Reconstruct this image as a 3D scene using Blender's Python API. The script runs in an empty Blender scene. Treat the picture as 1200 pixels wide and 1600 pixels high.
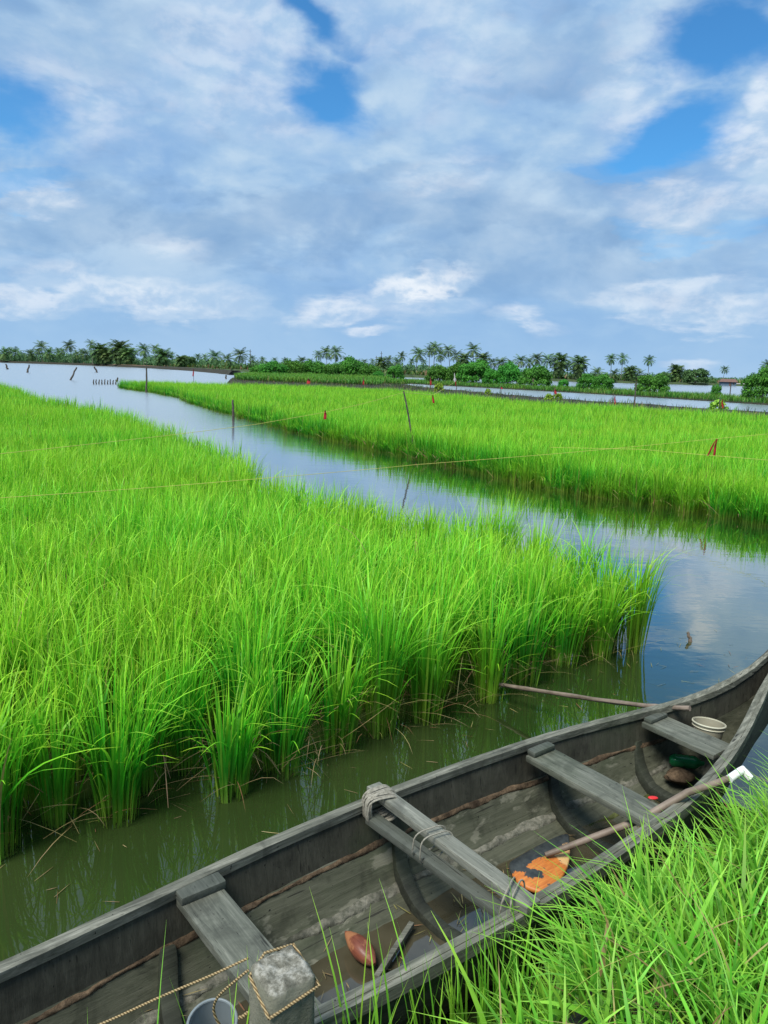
import bpy, bmesh, math, random
import numpy as np
from mathutils import Vector, Matrix, noise as mnoise
R = math.radians
rng = np.random.default_rng(7)
random.seed(11)
scene = bpy.context.scene
COL = scene.collection

# ------------------------------------------------------------------ camera
CAM_H, PITCH, ROLL, FPX = 2.1, R(10.5), R(1.69), 1200.0      # focal length in pixels of a 1200 x 1600 frame
f_ = np.array([0, math.cos(PITCH), -math.sin(PITCH)]); r0 = np.array([1., 0, 0]); u0 = np.array([0, math.sin(PITCH), math.cos(PITCH)])
r_ = math.cos(ROLL)*r0 + math.sin(ROLL)*u0; u_ = -math.sin(ROLL)*r0 + math.cos(ROLL)*u0
cam = bpy.data.cameras.new('camera'); cam_o = bpy.data.objects.new('camera', cam); COL.objects.link(cam_o)
cam_o.matrix_world = Matrix(((r_[0], u_[0], -f_[0], 0), (r_[1], u_[1], -f_[1], 0), (r_[2], u_[2], -f_[2], CAM_H), (0, 0, 0, 1)))
cam.sensor_fit = 'VERTICAL'; cam.sensor_height = 36; cam.lens = 36*FPX/1600
cam.clip_start = 0.05; cam.clip_end = 9000
scene.camera = cam_o
scene.view_settings.view_transform = 'Standard'; scene.view_settings.look = 'None'
scene.view_settings.exposure = 0.25; scene.view_settings.gamma = 1.0
scene.render.resolution_x = 768; scene.render.resolution_y = 1024
scene.cycles.max_bounces = 6; scene.cycles.diffuse_bounces = 3; scene.cycles.glossy_bounces = 3
scene.cycles.transmission_bounces = 4; scene.cycles.transparent_max_bounces = 6
scene.cycles.caustics_reflective = False; scene.cycles.caustics_refractive = False

def ray(x, y): return f_*FPX + r_*(x-600) + u_*(800-y)
def at(x, y, z=0.):                       # where the line of sight through (x, y) meets the level z
    d = ray(x, y); t = (z-CAM_H)/d[2]; return Vector((d[0]*t, d[1]*t, z))
def hor(x): return 559.8 + (595.2-559.8)*x/1200
def pd(x, D, z=0.):                       # a place on the ground: bearing of column x, D metres away
    d = ray(x, hor(x)); k = D/math.hypot(d[0], d[1]); return Vector((d[0]*k, d[1]*k, z))
def atd(x, y, D):
    d = ray(x, y); k = D/math.hypot(d[0], d[1]); return Vector((d[0]*k, d[1]*k, CAM_H+d[2]*k))

# ------------------------------------------------------------------ node helper
class NT:
    def __init__(s, tree): s.t = tree; s.n = tree.nodes; s.l = tree.links
    def put(s, sock, v):
        if v is None: return
        if isinstance(v, bpy.types.NodeSocket): s.l.new(v, sock)
        elif isinstance(v, (tuple, list)):
            v = tuple(v)
            if sock.type == 'RGBA' and len(v) == 3: v = v+(1,)
            sock.default_value = v
        else: sock.default_value = v
    def new(s, typ, **kw):
        n = s.n.new(typ)
        for k, v in kw.items(): setattr(n, k, v)
        return n
    def m(s, op, a, b=None, c=None, clamp=False):
        n = s.new('ShaderNodeMath', operation=op, use_clamp=clamp)
        s.put(n.inputs[0], a); s.put(n.inputs[1], b)
        if c is not None: s.put(n.inputs[2], c)
        return n.outputs[0]
    def vm(s, op, a, b=None, scale=None):
        n = s.new('ShaderNodeVectorMath', operation=op)
        s.put(n.inputs[0], a); s.put(n.inputs[1], b)
        if scale is not None: s.put(n.inputs['Scale'], scale)
        return n.outputs['Value'] if op in ('LENGTH', 'DOT_PRODUCT', 'DISTANCE') else n.outputs[0]
    def mix(s, f, a, b, bt='MIX'):
        n = s.new('ShaderNodeMix', data_type='RGBA', blend_type=bt, clamp_factor=True)
        s.put(n.inputs[0], f); s.put(n.inputs[6], a); s.put(n.inputs[7], b); return n.outputs[2]
    def ramp(s, f, stops, interp='LINEAR'):
        n = s.new('ShaderNodeValToRGB'); n.color_ramp.interpolation = interp; e = n.color_ramp.elements
        while len(e) < len(stops): e.new(0.5)
        for i, (p, c) in enumerate(stops):
            e[i].position = p
            if not isinstance(c, (tuple, list)): c = (c, c, c)
            e[i].color = tuple(c)[:3]+(1,)
        s.put(n.inputs[0], f); return n.outputs[0]
    def noise(s, vec, scale, detail=4, rough=0.55, dist=0.0, color=False):
        n = s.new('ShaderNodeTexNoise'); s.put(n.inputs['Vector'], vec); n.inputs['Scale'].default_value = scale
        n.inputs['Detail'].default_value = detail; n.inputs['Roughness'].default_value = rough; n.inputs['Distortion'].default_value = dist
        return n.outputs['Color' if color else 'Fac']
    def sep(s, v): n = s.new('ShaderNodeSeparateXYZ'); s.put(n.inputs[0], v); return n.outputs
    def comb(s, x, y, z):
        n = s.new('ShaderNodeCombineXYZ')
        for i, v in enumerate((x, y, z)): s.put(n.inputs[i], v)
        return n.outputs[0]
    def ss(s, v, a, b):                   # smoothstep from a to b
        n = s.new('ShaderNodeMapRange', interpolation_type='SMOOTHSTEP'); s.put(n.inputs[0], v)
        n.inputs[1].default_value = a; n.inputs[2].default_value = b; return n.outputs[0]

# ------------------------------------------------------------------ world: daylight sky with broken cloud
SUN_EL, SUN_AZ = R(58), R(215)            # azimuth clockwise from +Y: high, behind the viewer's left shoulder
world = bpy.data.worlds.new('World'); scene.world = world; world.use_nodes = True
W = NT(world.node_tree); W.n.clear()
out = W.new('ShaderNodeOutputWorld'); bg = W.new('ShaderNodeBackground'); W.l.new(bg.outputs[0], out.inputs[0])
bg.inputs[1].default_value = 0.1
sky = W.new('ShaderNodeTexSky', sky_type='NISHITA'); sky.sun_disc = False; sky.sun_elevation = SUN_EL; sky.sun_rotation = SUN_AZ
sky.air_density = 1.0; sky.dust_density = 0.6; sky.ozone_density = 2.0
tc = W.new('ShaderNodeTexCoord'); d = W.vm('NORMALIZE', tc.outputs['Generated'])
dx, dy, dz = W.sep(d)[:3]
az = W.m('ARCTAN2', dx, dy); el = W.m('ARCSINE', dz)
elc = W.m('MAXIMUM', el, 0.0)
den = W.m('ADD', W.m('MAXIMUM', dz, 0.0), 0.16)
pl = W.comb(W.m('DIVIDE', dx, den), W.m('DIVIDE', dy, den), 0.0)     # the cloud deck seen in perspective
warp = W.noise(pl, 1.3, 6, 0.6, 0.0, True)
wx, wy, _ = W.sep(warp)[:3]
sph = W.comb(az, W.m('MULTIPLY', el, 1.75), 0.0)
sphw = W.vm('ADD', sph, W.vm('SCALE', W.vm('SUBTRACT', W.noise(sph, 3.0, 3, .5, 0, True), (.5, .5, .5)), None, .10))
n_big = W.noise(sphw, 3.4, 5, 0.55); n_mid = W.noise(sphw, 8.5, 7, 0.54, .1)
n_mid2 = W.noise(W.vm('ADD', sphw, (.012, -.026, 0)), 8.5, 7, 0.54, .1)
n_low = W.noise(sph, 7.0, 8, 0.6, 0.25); n_lowb = W.noise(W.vm('ADD', sphw, (3.7, 1.3, 0)), 17.0, 9, 0.58, 0.1)
n_lowb2 = W.noise(W.vm('ADD', sphw, (3.706, 1.284, 0)), 17.0, 9, 0.58, 0.1)
relief = W.m('ADD', W.m('MULTIPLY', W.m('SUBTRACT', n_mid, n_mid2), 2.6), .5, None, True)      # side of each billow turned to the sun
relief2 = W.m('ADD', W.m('MULTIPLY', W.m('SUBTRACT', n_lowb, n_lowb2), 3.2), .5, None, True)
def azel(x, y):
    v = ray(x, y); return math.atan2(v[0], v[1]), math.asin(v[2]/np.linalg.norm(v))
def blob(x, y, hx, hy, rot=0.0, amp=1.0, wamp=0.22, edge=1.0, nz=None):
    """soft patch of sky round a bearing and height, hx by hy wide, with a ragged edge"""
    a, e = azel(x, y); k = 1/1200.
    ux = W.m('ADD', W.m('SUBTRACT', az, a), W.m('MULTIPLY', W.m('SUBTRACT', wx, 0.5), wamp))
    uy = W.m('ADD', W.m('SUBTRACT', el, e), W.m('MULTIPLY', W.m('SUBTRACT', wy, 0.5), wamp))
    c, s_ = math.cos(R(rot)), math.sin(R(rot))
    p = W.m('DIVIDE', W.m('ADD', W.m('MULTIPLY', ux, c), W.m('MULTIPLY', uy, s_)), hx*k)
    q = W.m('DIVIDE', W.m('SUBTRACT', W.m('MULTIPLY', uy, c), W.m('MULTIPLY', ux, s_)), hy*k)
    r2 = W.m('SQRT', W.m('ADD', W.m('MULTIPLY', p, p), W.m('MULTIPLY', q, q)))
    if nz is not None: r2 = W.m('ADD', r2, W.m('MULTIPLY', W.m('SUBTRACT', nz, 0.5), 2.6))
    g = W.ss(r2, 1.0+0.35*edge, 1.0-0.45*edge)
    return g if amp == 1.0 else W.m('MULTIPLY', g, amp)
def addm(items):
    o = items[0]
    for i in items[1:]: o = W.m('MAXIMUM', o, i)
    return o
holes = addm([blob(480, 55, 74, 20, -30, 1, .14, 1.5, n_mid), blob(512, 145, 52, 32, -20, 1, .10, 1.4, n_mid), blob(0, 165, 80, 42, -14, .95, .10, 1.4, n_mid),
              blob(1130, 65, 105, 62, 5, 1, .16, 1.4, n_mid), blob(1065, 185, 115, 34, 22, 1, .16, 1.4, n_mid), blob(10, 265, 90, 18, 0, .45, .2, 1, n_mid),
              blob(940, 262, 80, 18, 0, .5, .2, 1, n_mid), blob(1110, 350, 130, 14, 0, .25, .2, 1, n_mid)])
whites = addm([blob(655, 445, 72, 24, 14, 1, .06, .7, n_lowb), blob(530, 482, 80, 20, 8, .8, .06, .9, n_lowb), blob(575, 515, 45, 10, 0, .7, .05, .9, n_lowb), blob(640, 478, 120, 20, 0, .55, .08, 1.3, n_lowb),
               blob(220, 460, 170, 34, -5, .75, .1, 1, n_lowb), blob(260, 375, 50, 24, 0, .6, .08, .9, n_lowb), blob(815, 500, 45, 18, -10, .7, .06, 1, n_lowb), blob(330, 490, 70, 14, 0, .6, .06, 1, n_lowb),
               blob(1180, 205, 70, 34, -25, .95, .1, .7, n_mid), blob(1195, 140, 30, 40, 0, .95, .1, .6, n_mid), blob(1000, 110, 70, 80, 0, .7, .2, 1, n_mid), blob(700, 285, 90, 40, 10, .5, .2, 1, n_mid),
               blob(400, 90, 150, 70, 0, .6, .2, 1, n_mid), blob(700, 60, 120, 80, 0, .45, .2, 1, n_mid), blob(120, 150, 80, 60, 0, .55, .2, 1, n_mid), blob(1080, 470, 160, 30, 0, .7, .15, 1, n_lowb),
               blob(1130, 295, 120, 28, 8, .75, .15, 1, n_mid), blob(40, 470, 90, 26, 0, .7, .1, 1, n_lowb), blob(40, 295, 80, 18, -8, .8, .08, .8, n_mid), blob(1080, 565, 40, 10, 0, .6, .04, 1, n_lowb), blob(480, 140, 50, 14, 30, .6, .08, 1, n_mid)])
greys = addm([blob(560, 355, 420, 60, 0, .65, .3, 1, n_mid), blob(200, 330, 260, 34, 5, .45, .3, 1, n_mid), blob(860, 70, 110, 50, 0, .5, .2, 1, n_mid),
              blob(880, 420, 240, 50, 0, .5, .2, 1, n_low), blob(90, 40, 160, 40, 0, .35, .2, 1, n_mid), blob(960, 300, 220, 36, 0, .4, .2, 1, n_mid), blob(600, 260, 90, 20, 0, .5, .2, 1, n_mid)])
K = 8.7
body = W.ramp(W.ss(W.m('ADD', W.m('MULTIPLY', n_big, 0.55), W.m('MULTIPLY', n_mid, 0.45)), 0.36, 0.64), [(0, (.25, .44, .73)), (0.5, (.34, .53, .77)), (1, (.49, .65, .82))])
body = W.mix(W.m('MULTIPLY', W.ss(relief, .45, 1.0), .30), body, (.62, .76, .88))
body = W.mix(W.m('MULTIPLY', W.ss(relief, .45, .1), .25), body, (.17, .32, .56))
body = W.mix(W.m('MULTIPLY', greys, .75), body, W.ramp(n_mid, [(0.35, (.19, .34, .56)), (0.65, (.30, .45, .67))]))
low = W.ss(elc, R(10), R(.5))             # the clear blue grey belt over the horizon
wc = W.mix(W.m('ADD', W.m('MULTIPLY', W.ss(relief2, .1, .9), .5), W.m('MULTIPLY', W.ss(n_lowb, .35, .65), .5)), (.44, .61, .82), (.98, 1.0, 1.02))
body = W.mix(W.m('MULTIPLY', whites, W.m('ADD', .55, W.m('MULTIPLY', low, .45))), body, wc)
lowcol = W.ramp(W.m('DIVIDE', elc, R(12)), [(0, (.36, .56, .80)), (0.35, (.28, .49, .77)), (1, (.32, .50, .75))])
body = W.mix(W.m('MULTIPLY', low, W.m('SUBTRACT', .85, W.m('MULTIPLY', whites, .85))), body, lowcol)
body = W.vm('SCALE', body, None, K)
skyc = W.mix(1.0, sky.outputs[0], (.42, 1.0, 1.37), 'MULTIPLY')
final = W.mix(holes, body, skyc)
W.put(bg.inputs[0], final)
sun = bpy.data.lights.new('sun', 'SUN'); sun.energy = 4.2; sun.angle = R(22); sun.color = (1, .96, .88)
so = bpy.data.objects.new('sun', sun); COL.objects.link(so)
sd = Vector((math.sin(SUN_AZ)*math.cos(SUN_EL), math.cos(SUN_AZ)*math.cos(SUN_EL), math.sin(SUN_EL)))
so.rotation_euler = sd.to_track_quat('Z', 'Y').to_euler()

# ------------------------------------------------------------------ object helpers
def link(name, me, mat=None, parent=None):
    o = bpy.data.objects.new(name, me); COL.objects.link(o)
    if mat is not None:
        for mt in (mat if isinstance(mat, (list, tuple)) else [mat]): me.materials.append(mt)
    if parent is not None: o.parent = parent
    return o
def tag(o, label=None, cat=None, group=None, kind=None):
    if label: o['label'] = label
    if cat: o['category'] = cat
    if group: o['group'] = group
    if kind: o['kind'] = kind
    return o
def empty(name, loc, rz=0.):
    o = bpy.data.objects.new(name, None); COL.objects.link(o); o.location = loc; o.rotation_euler = (0, 0, rz); o.empty_display_size = .1
    return o
def np_mesh(name, V, F, uv=None, smooth=True):
    """V (n,3), F (m,4) or (m,3); uv per vertex (n,2)"""
    V = np.asarray(V, np.float32); F = np.asarray(F, np.int32); k = F.shape[1]
    me = bpy.data.meshes.new(name)
    me.vertices.add(len(V)); me.vertices.foreach_set('co', V.ravel())
    me.loops.add(F.size); me.loops.foreach_set('vertex_index', F.ravel())
    me.polygons.add(len(F)); me.polygons.foreach_set('loop_start', np.arange(0, F.size, k, dtype=np.int32))
    me.polygons.foreach_set('loop_total', np.full(len(F), k, np.int32))
    me.polygons.foreach_set('use_smooth', np.full(len(F), smooth, bool))
    if uv is not None:
        l = me.uv_layers.new(name='UVMap'); l.data.foreach_set('uv', np.asarray(uv, np.float32)[F.ravel()].ravel())
    me.update(calc_edges=True); return me
class MB:
    def __init__(s): s.v = []; s.f = []
    def add(s, vs, fs):
        n = len(s.v); s.v += [tuple(v) for v in vs]; s.f += [tuple(i+n for i in f) for f in fs]; return s
    def tube(s, pts, r, k=8, cap=True, jitter=0.):
        pts = [Vector(p) for p in pts]; n = len(pts); rs = r if isinstance(r, (list, tuple)) else [r]*n
        up = Vector((0, 0, 1)); vs = []; prev = None
        for i, p in enumerate(pts):
            t = (pts[min(i+1, n-1)]-pts[max(i-1, 0)])
            if t.length < 1e-9: t = Vector((0, 0, 1))
            t.normalize()
            if prev is None:
                a = t.cross(up) if abs(t.z) < .95 else t.cross(Vector((1, 0, 0)))
            else: a = prev - t*prev.dot(t)
            a.normalize(); b = t.cross(a); prev = a
            for j in range(k):
                th = 2*math.pi*j/k; rr = rs[i]*(1+jitter*(random.random()-.5))
                vs.append(p+(a*math.cos(th)+b*math.sin(th))*rr)
        fs = [(i*k+j, i*k+(j+1) % k, (i+1)*k+(j+1) % k, (i+1)*k+j) for i in range(n-1) for j in range(k)]
        if cap: fs += [tuple(range(k))[::-1], tuple(range((n-1)*k, n*k))]
        return s.add(vs, fs)
    def loft(s, secs, closed=False, cap=False):
        n = len(secs); k = len(secs[0]); vs = [p for q in secs for p in q]
        fs = [(i*k+j, (i+1)*k+j, (i+1)*k+(j+1) % k, i*k+(j+1) % k) for i in range(n-1) for j in range(k if closed else k-1)]
        if cap: fs += [tuple(range(k)), tuple(range((n-1)*k, n*k))[::-1]]
        return s.add(vs, fs)
    def box(s, c, size, rot=None, taper=1.0):
        c = Vector(c); hx, hy, hz = size[0]/2, size[1]/2, size[2]/2; vs = []
        for z in (-1, 1):
            for x, y in ((-1, -1), (1, -1), (1, 1), (-1, 1)):
                k = taper if z > 0 else 1; v = Vector((x*hx*k, y*hy*k, z*hz)); vs.append(c+(rot @ v if rot else v))
        return s.add(vs, [(3, 2, 1, 0), (4, 5, 6, 7), (0, 1, 5, 4), (1, 2, 6, 5), (2, 3, 7, 6), (3, 0, 4, 7)])
    def build(s, name, mat=None, parent=None, bevel=0., seg=2, smooth=True, sub=0, disp=0., dscale=8., fix=True):
        me = bpy.data.meshes.new(name); me.from_pydata(s.v, [], s.f)
        bm = bmesh.new(); bm.from_mesh(me)
        if sub: bmesh.ops.subdivide_edges(bm, edges=bm.edges[:], cuts=sub, use_grid_fill=True)
        if disp:
            bm.normal_update()
            for v in bm.verts: v.co += v.normal*disp*(mnoise.fractal(v.co*dscale, 1.0, 2.0, 4))
        if bevel: bmesh.ops.bevel(bm, geom=[e for e in bm.edges if len(e.link_faces) == 2 and e.calc_face_angle(0) > .5], offset=bevel, segments=seg, profile=.6, affect='EDGES')
        if fix: bmesh.ops.recalc_face_normals(bm, faces=bm.faces[:])
        for f in bm.faces: f.smooth = smooth
        if smooth:
            for e in bm.edges:
                if len(e.link_faces) == 2 and e.calc_face_angle(0) > .7: e.smooth = False
        bm.to_mesh(me); bm.free(); return link(name, me, mat, parent)

def mat(name):
    m = bpy.data.materials.new(name); m.use_nodes = True; N = NT(m.node_tree); N.n.clear()
    N.out = N.new('ShaderNodeOutputMaterial'); return m, N
def pbsdf(N, col, rough=.7, spec=.4, bump=None, bstr=.3, bdist=.01, **kw):
    p = N.new('ShaderNodeBsdfPrincipled'); N.put(p.inputs['Base Color'], col); N.put(p.inputs['Roughness'], rough); N.put(p.inputs['Specular IOR Level'], spec)
    for k, v in kw.items(): N.put(p.inputs[k.replace('_', ' ')], v)
    if bump is not None:
        b = N.new('ShaderNodeBump'); b.inputs['Strength'].default_value = bstr; b.inputs['Distance'].default_value = bdist
        N.put(b.inputs['Height'], bump); N.l.new(b.outputs[0], p.inputs['Normal'])
    return p
def opos(N): return N.new('ShaderNodeTexCoord').outputs['Object']
def gpos(N): return N.new('ShaderNodeNewGeometry').outputs['Position']

# ------------------------------------------------------------------ materials
def leaf_mat(name, ramp_t, dry, patch=.45, trans=.35, rough=.5, pscale=.6, pcol=(.30, .42, .02), dryamt=.04):
    """grass and rice blades: UV x = random number of the blade, UV y = position from root to tip"""
    m, N = mat(name); uv = N.new('ShaderNodeUVMap').outputs[0]; u, v, _ = N.sep(uv)[:3]
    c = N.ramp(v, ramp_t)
    c = N.mix(N.m('MULTIPLY', N.ss(N.noise(gpos(N), pscale, 3), .42, .62), patch), c, N.mix(.55, c, pcol))
    hsv = N.new('ShaderNodeHueSaturation'); N.put(hsv.inputs['Hue'], N.m('ADD', .485, N.m('MULTIPLY', u, .03)))
    fr = N.m('FRACT', N.m('MULTIPLY', u, 7.31)); N.put(hsv.inputs['Value'], N.m('ADD', .65, N.m('MULTIPLY', fr, .65))); N.put(hsv.inputs['Color'], c)
    hv = N.mix(N.m('MULTIPLY', N.ss(N.m('FRACT', N.m('MULTIPLY', u, 29.3)), .92, .96), .35), hsv.outputs[0], (.42, .50, .06))
    c = N.mix(N.ss(N.m('FRACT', N.m('MULTIPLY', u, 13.7)), 1-dryamt, 1-dryamt+.01), hv, dry)
    p = pbsdf(N, c, rough, .35); t = N.new('ShaderNodeBsdfTranslucent'); N.put(t.inputs[0], c)
    mx = N.new('ShaderNodeMixShader'); mx.inputs[0].default_value = trans; N.l.new(p.outputs[0], mx.inputs[1]); N.l.new(t.outputs[0], mx.inputs[2])
    N.l.new(mx.outputs[0], N.out.inputs[0]); return m
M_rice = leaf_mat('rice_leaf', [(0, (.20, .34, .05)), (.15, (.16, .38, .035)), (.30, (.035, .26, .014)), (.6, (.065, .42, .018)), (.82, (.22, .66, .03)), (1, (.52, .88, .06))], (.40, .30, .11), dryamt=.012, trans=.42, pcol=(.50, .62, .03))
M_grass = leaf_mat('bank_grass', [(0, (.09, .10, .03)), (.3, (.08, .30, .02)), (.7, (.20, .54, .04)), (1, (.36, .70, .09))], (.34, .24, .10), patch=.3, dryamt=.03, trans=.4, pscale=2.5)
M_reed = leaf_mat('reed_leaf', [(0, (.04, .10, .02)), (.4, (.05, .20, .02)), (1, (.11, .34, .03))], (.25, .2, .08), patch=.4, pscale=.2)
M_weed = leaf_mat('dark_weed', [(0, (.03, .04, .02)), (.5, (.04, .10, .02)), (1, (.07, .17, .03))], (.25, .16, .08), patch=.3, pscale=.3, dryamt=.15)
M_straw = leaf_mat('dry_straw', [(0, (.20, .13, .07)), (1, (.30, .22, .12))], (.2, .1, .05), trans=.1, dryamt=.2)
def crown_mat(name, a, b, c, pscale=.8, trans=.25):
    m, N = mat(name); uv = N.new('ShaderNodeUVMap').outputs[0]; u, v, _ = N.sep(uv)[:3]
    col = N.ramp(u, [(0, a), (.55, b), (1, c)])
    oi = N.new('ShaderNodeObjectInfo').outputs['Random']
    hs = N.new('ShaderNodeHueSaturation'); N.put(hs.inputs['Hue'], N.m('ADD', .485, N.m('MULTIPLY', oi, .03))); N.put(hs.inputs['Value'], N.m('ADD', .8, N.m('MULTIPLY', oi, .4))); N.put(hs.inputs['Color'], col)
    p = pbsdf(N, hs.outputs[0], .6, .25); t = N.new('ShaderNodeBsdfTranslucent'); N.put(t.inputs[0], hs.outputs[0])
    mx = N.new('ShaderNodeMixShader'); mx.inputs[0].default_value = trans; N.l.new(p.outputs[0], mx.inputs[1]); N.l.new(t.outputs[0], mx.inputs[2])
    N.l.new(mx.outputs[0], N.out.inputs[0]); return m
M_bush = crown_mat('mangrove_leaves', (.03, .10, .02), (.055, .21, .025), (.11, .36, .035))
M_bush_y = crown_mat('yellow_green_leaves', (.12, .28, .03), (.22, .42, .04), (.35, .5, .05))
M_tree = crown_mat('dark_tree_leaves', (.05, .11, .04), (.075, .16, .05), (.11, .21, .06))
M_palm = crown_mat('palm_leaflets', (.055, .12, .04), (.09, .18, .05), (.18, .25, .07), trans=.2)
M_far = crown_mat('distant_woodland_leaves', (.05, .10, .045), (.075, .15, .06), (.11, .20, .07))
def simple(name, a, b, scale=6., rough=.8, stretch=(1, 1, 1), bstr=.3, bdist=.01, spec=.3, det=5):
    m, N = mat(name); P = N.vm('MULTIPLY', opos(N), stretch); n = N.noise(P, scale, det, .6)
    p = pbsdf(N, N.ramp(n, [(.32, a), (.68, b)]), rough, spec, n, bstr, bdist); N.l.new(p.outputs[0], N.out.inputs[0]); return m
M_bark = simple('palm_bark', (.16, .14, .11), (.28, .25, .21), 8)
M_mud = simple('bank_mud', (.014, .015, .009), (.042, .038, .024), 3, .9, bstr=.6, bdist=.08)
M_sand = simple('bare_earth', (.20, .12, .07), (.30, .19, .11), 1.5, .9)
M_land = simple('field_ground', (.03, .05, .02), (.06, .09, .03), .5, .95)
M_stick = simple('stake_wood', (.05, .045, .04), (.14, .12, .10), 14, .85)
M_redrag = simple('red_cloth', (.20, .008, .012), (.30, .014, .018), 20, .8, bstr=.2)
M_whiterag = simple('white_plastic_bag', (.38, .37, .36), (.50, .46, .46), 10, .5)
M_white = simple('white_pvc', (.70, .72, .72), (.82, .83, .82), 6, .35, spec=.5, bstr=.02)
M_bamboo = simple('bamboo', (.10, .075, .055), (.24, .19, .15), 9, .55, (1, 1, 1), .2, .003)
M_cord = simple('nylon_cord', (.50, .48, .10), (.62, .58, .16), 30, .6)
M_lash = simple('lashing_rope', (.16, .15, .12), (.34, .32, .26), 90, .9, bstr=.6, bdist=.002)
M_red = simple('red_plastic', (.5, .02, .02), (.6, .03, .03), 5, .4)
M_hutwall = simple('hut_wall', (.10, .16, .22), (.16, .22, .28), 1, .9)
M_hutroof = simple('hut_roof', (.12, .07, .06), (.18, .11, .09), 2, .9)

def water_mat():
    m, N = mat('backwater'); P = gpos(N)
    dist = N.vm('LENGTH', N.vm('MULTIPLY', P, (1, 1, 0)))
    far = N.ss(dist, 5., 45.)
    n1 = N.noise(N.vm('MULTIPLY', P, (1, 1, 1)), 5.0, 3, .5, .3); n2 = N.noise(N.vm('MULTIPLY', P, (.5, 1.5, 1)), 1.3, 4, .55)
    h = N.m('ADD', N.m('MULTIPLY', n1, .35), N.m('MULTIPLY', n2, 1.0))
    silt = N.noise(P, .45, 4, .6)
    col = N.ramp(silt, [(.3, (.012, .026, .005)), (.7, (.034, .050, .015))])
    col = N.mix(N.ss(dist, 10., 60.), col, (.07, .10, .10))  # paler with distance: bright sky reflection painted into the far water's body colour
    scum = N.ss(N.noise(N.vm('ADD', P, (3, 9, 0)), 2.2, 9, .72), .665, .70); speck = N.ss(N.noise(P, 60, 2, .5), .70, .74)
    b = N.new('ShaderNodeBump'); N.put(b.inputs['Strength'], N.m('ADD', .05, N.m('MULTIPLY', far, .14))); b.inputs['Distance'].default_value = .05
    N.put(b.inputs['Height'], h)
    df = N.new('ShaderNodeBsdfDiffuse'); N.put(df.inputs[0], N.mix(N.m('MULTIPLY', N.m('MAXIMUM', N.m('MULTIPLY', scum, .5), N.m('MULTIPLY', speck, N.ss(silt, .5, .6))), .35), col, (.16, .17, .10)))
    gl = N.new('ShaderNodeBsdfGlossy'); gl.inputs[0].default_value = (.98, .96, .92, 1); N.put(gl.inputs[1], N.m('ADD', .012, N.m('MULTIPLY', far, .26))); N.l.new(b.outputs[0], gl.inputs['Normal'])
    fr = N.new('ShaderNodeFresnel'); fr.inputs[0].default_value = 1.5; N.l.new(b.outputs[0], fr.inputs['Normal'])
    rf = N.ramp(fr.outputs[0], [(.04, .035), (.06, .06), (.09, .125), (.16, .36), (.39, .82), (.62, .95)])
    p = N.new('ShaderNodeMixShader'); N.put(p.inputs[0], rf); N.l.new(df.outputs[0], p.inputs[1]); N.l.new(gl.outputs[0], p.inputs[2])
    N.l.new(p.outputs[0], N.out.inputs[0]); return m
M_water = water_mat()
def wood_mat(name, a, b, c, stains=.5, mudc=None, mudrange=(.55, .66), wetness=0., grain=(2.0, 46, 46), gscale=1., rough=.75):
    """weathered plank: long grain, blotches, cracks, and optionally patches of dried silt"""
    m, N = mat(name); P = opos(N)
    g = N.noise(N.vm('MULTIPLY', P, grain), gscale, 7, .72, .8); fine = N.noise(N.vm('MULTIPLY', P, tuple(x*4.2 for x in grain)), gscale, 3, .6)
    blotch = N.noise(P, 7.0, 6, .6, .4); big = N.noise(P, 2.3, 4, .6)
    col = N.ramp(g, [(.3, a), (.5, b), (.72, c)])
    col = N.mix(N.m('MULTIPLY', N.ss(blotch, .48, .66), stains), col, tuple(x*.4 for x in a))
    col = N.mix(N.m('MULTIPLY', N.ss(big, .5, .7), .35), col, (.045, .06, .03))
    crack = N.ss(fine, .36, .30); col = N.mix(N.m('MULTIPLY', crack, .7), col, (.012, .012, .01))
    split = N.ss(N.noise(N.vm('MULTIPLY', N.vm('ADD', P, (3.1, 1.7, .4)), tuple(x*1.1 for x in grain)), gscale, 2, .4, .3), .300, .275); col = N.mix(N.m('MULTIPLY', split, .8), col, (.012, .012, .009))
    worm = N.ss(N.noise(P, 75, 1, .3), .775, .80); col = N.mix(worm, col, (.01, .01, .008))
    rg = rough
    if mudc is not None:
        mm = N.ss(N.noise(N.vm('MULTIPLY', P, (1.4, 3.2, 3.2)), 3.2, 7, .6, .3), *mudrange)
        col = N.mix(N.m('MULTIPLY', mm, .85), col, N.ramp(fine, [(.3, tuple(x*.8 for x in mudc)), (.7, mudc)]))
    h = N.m('ADD', N.m('MULTIPLY', g, .6), N.m('ADD', N.m('MULTIPLY', fine, .5), N.m('MULTIPLY', blotch, .5)))
    p = pbsdf(N, col, rg, .3, h, .55, .004); N.l.new(p.outputs[0], N.out.inputs[0]); return m
M_hull_up = wood_mat('dark_hull_plank', (.030, .030, .022), (.046, .046, .034), (.072, .071, .054), .5, grain=(38, 7, 7))
M_hull_in = wood_mat('silted_hull_plank', (.038, .043, .026), (.066, .070, .046), (.10, .102, .072), .6, (.17, .168, .125), (.57, .63))
M_hull_out = wood_mat('outer_hull_plank', (.03, .034, .028), (.055, .058, .048), (.085, .088, .075), .5)
M_rail = wood_mat('gunwale_wood', (.062, .066, .050), (.135, .137, .108), (.31, .305, .25), .5)
M_rib = wood_mat('rib_timber', (.014, .017, .012), (.026, .030, .021), (.05, .055, .040), .5)
M_thw = wood_mat('thwart_wood_across', (.060, .066, .052), (.11, .117, .092), (.21, .215, .175), .5, (.25, .25, .21), (.68, .75), grain=(45, 3, 45))
M_bat = wood_mat('batten_wood_across', (.08, .085, .068), (.16, .165, .135), (.28, .28, .235), .4, grain=(50, 3, 50))
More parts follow.
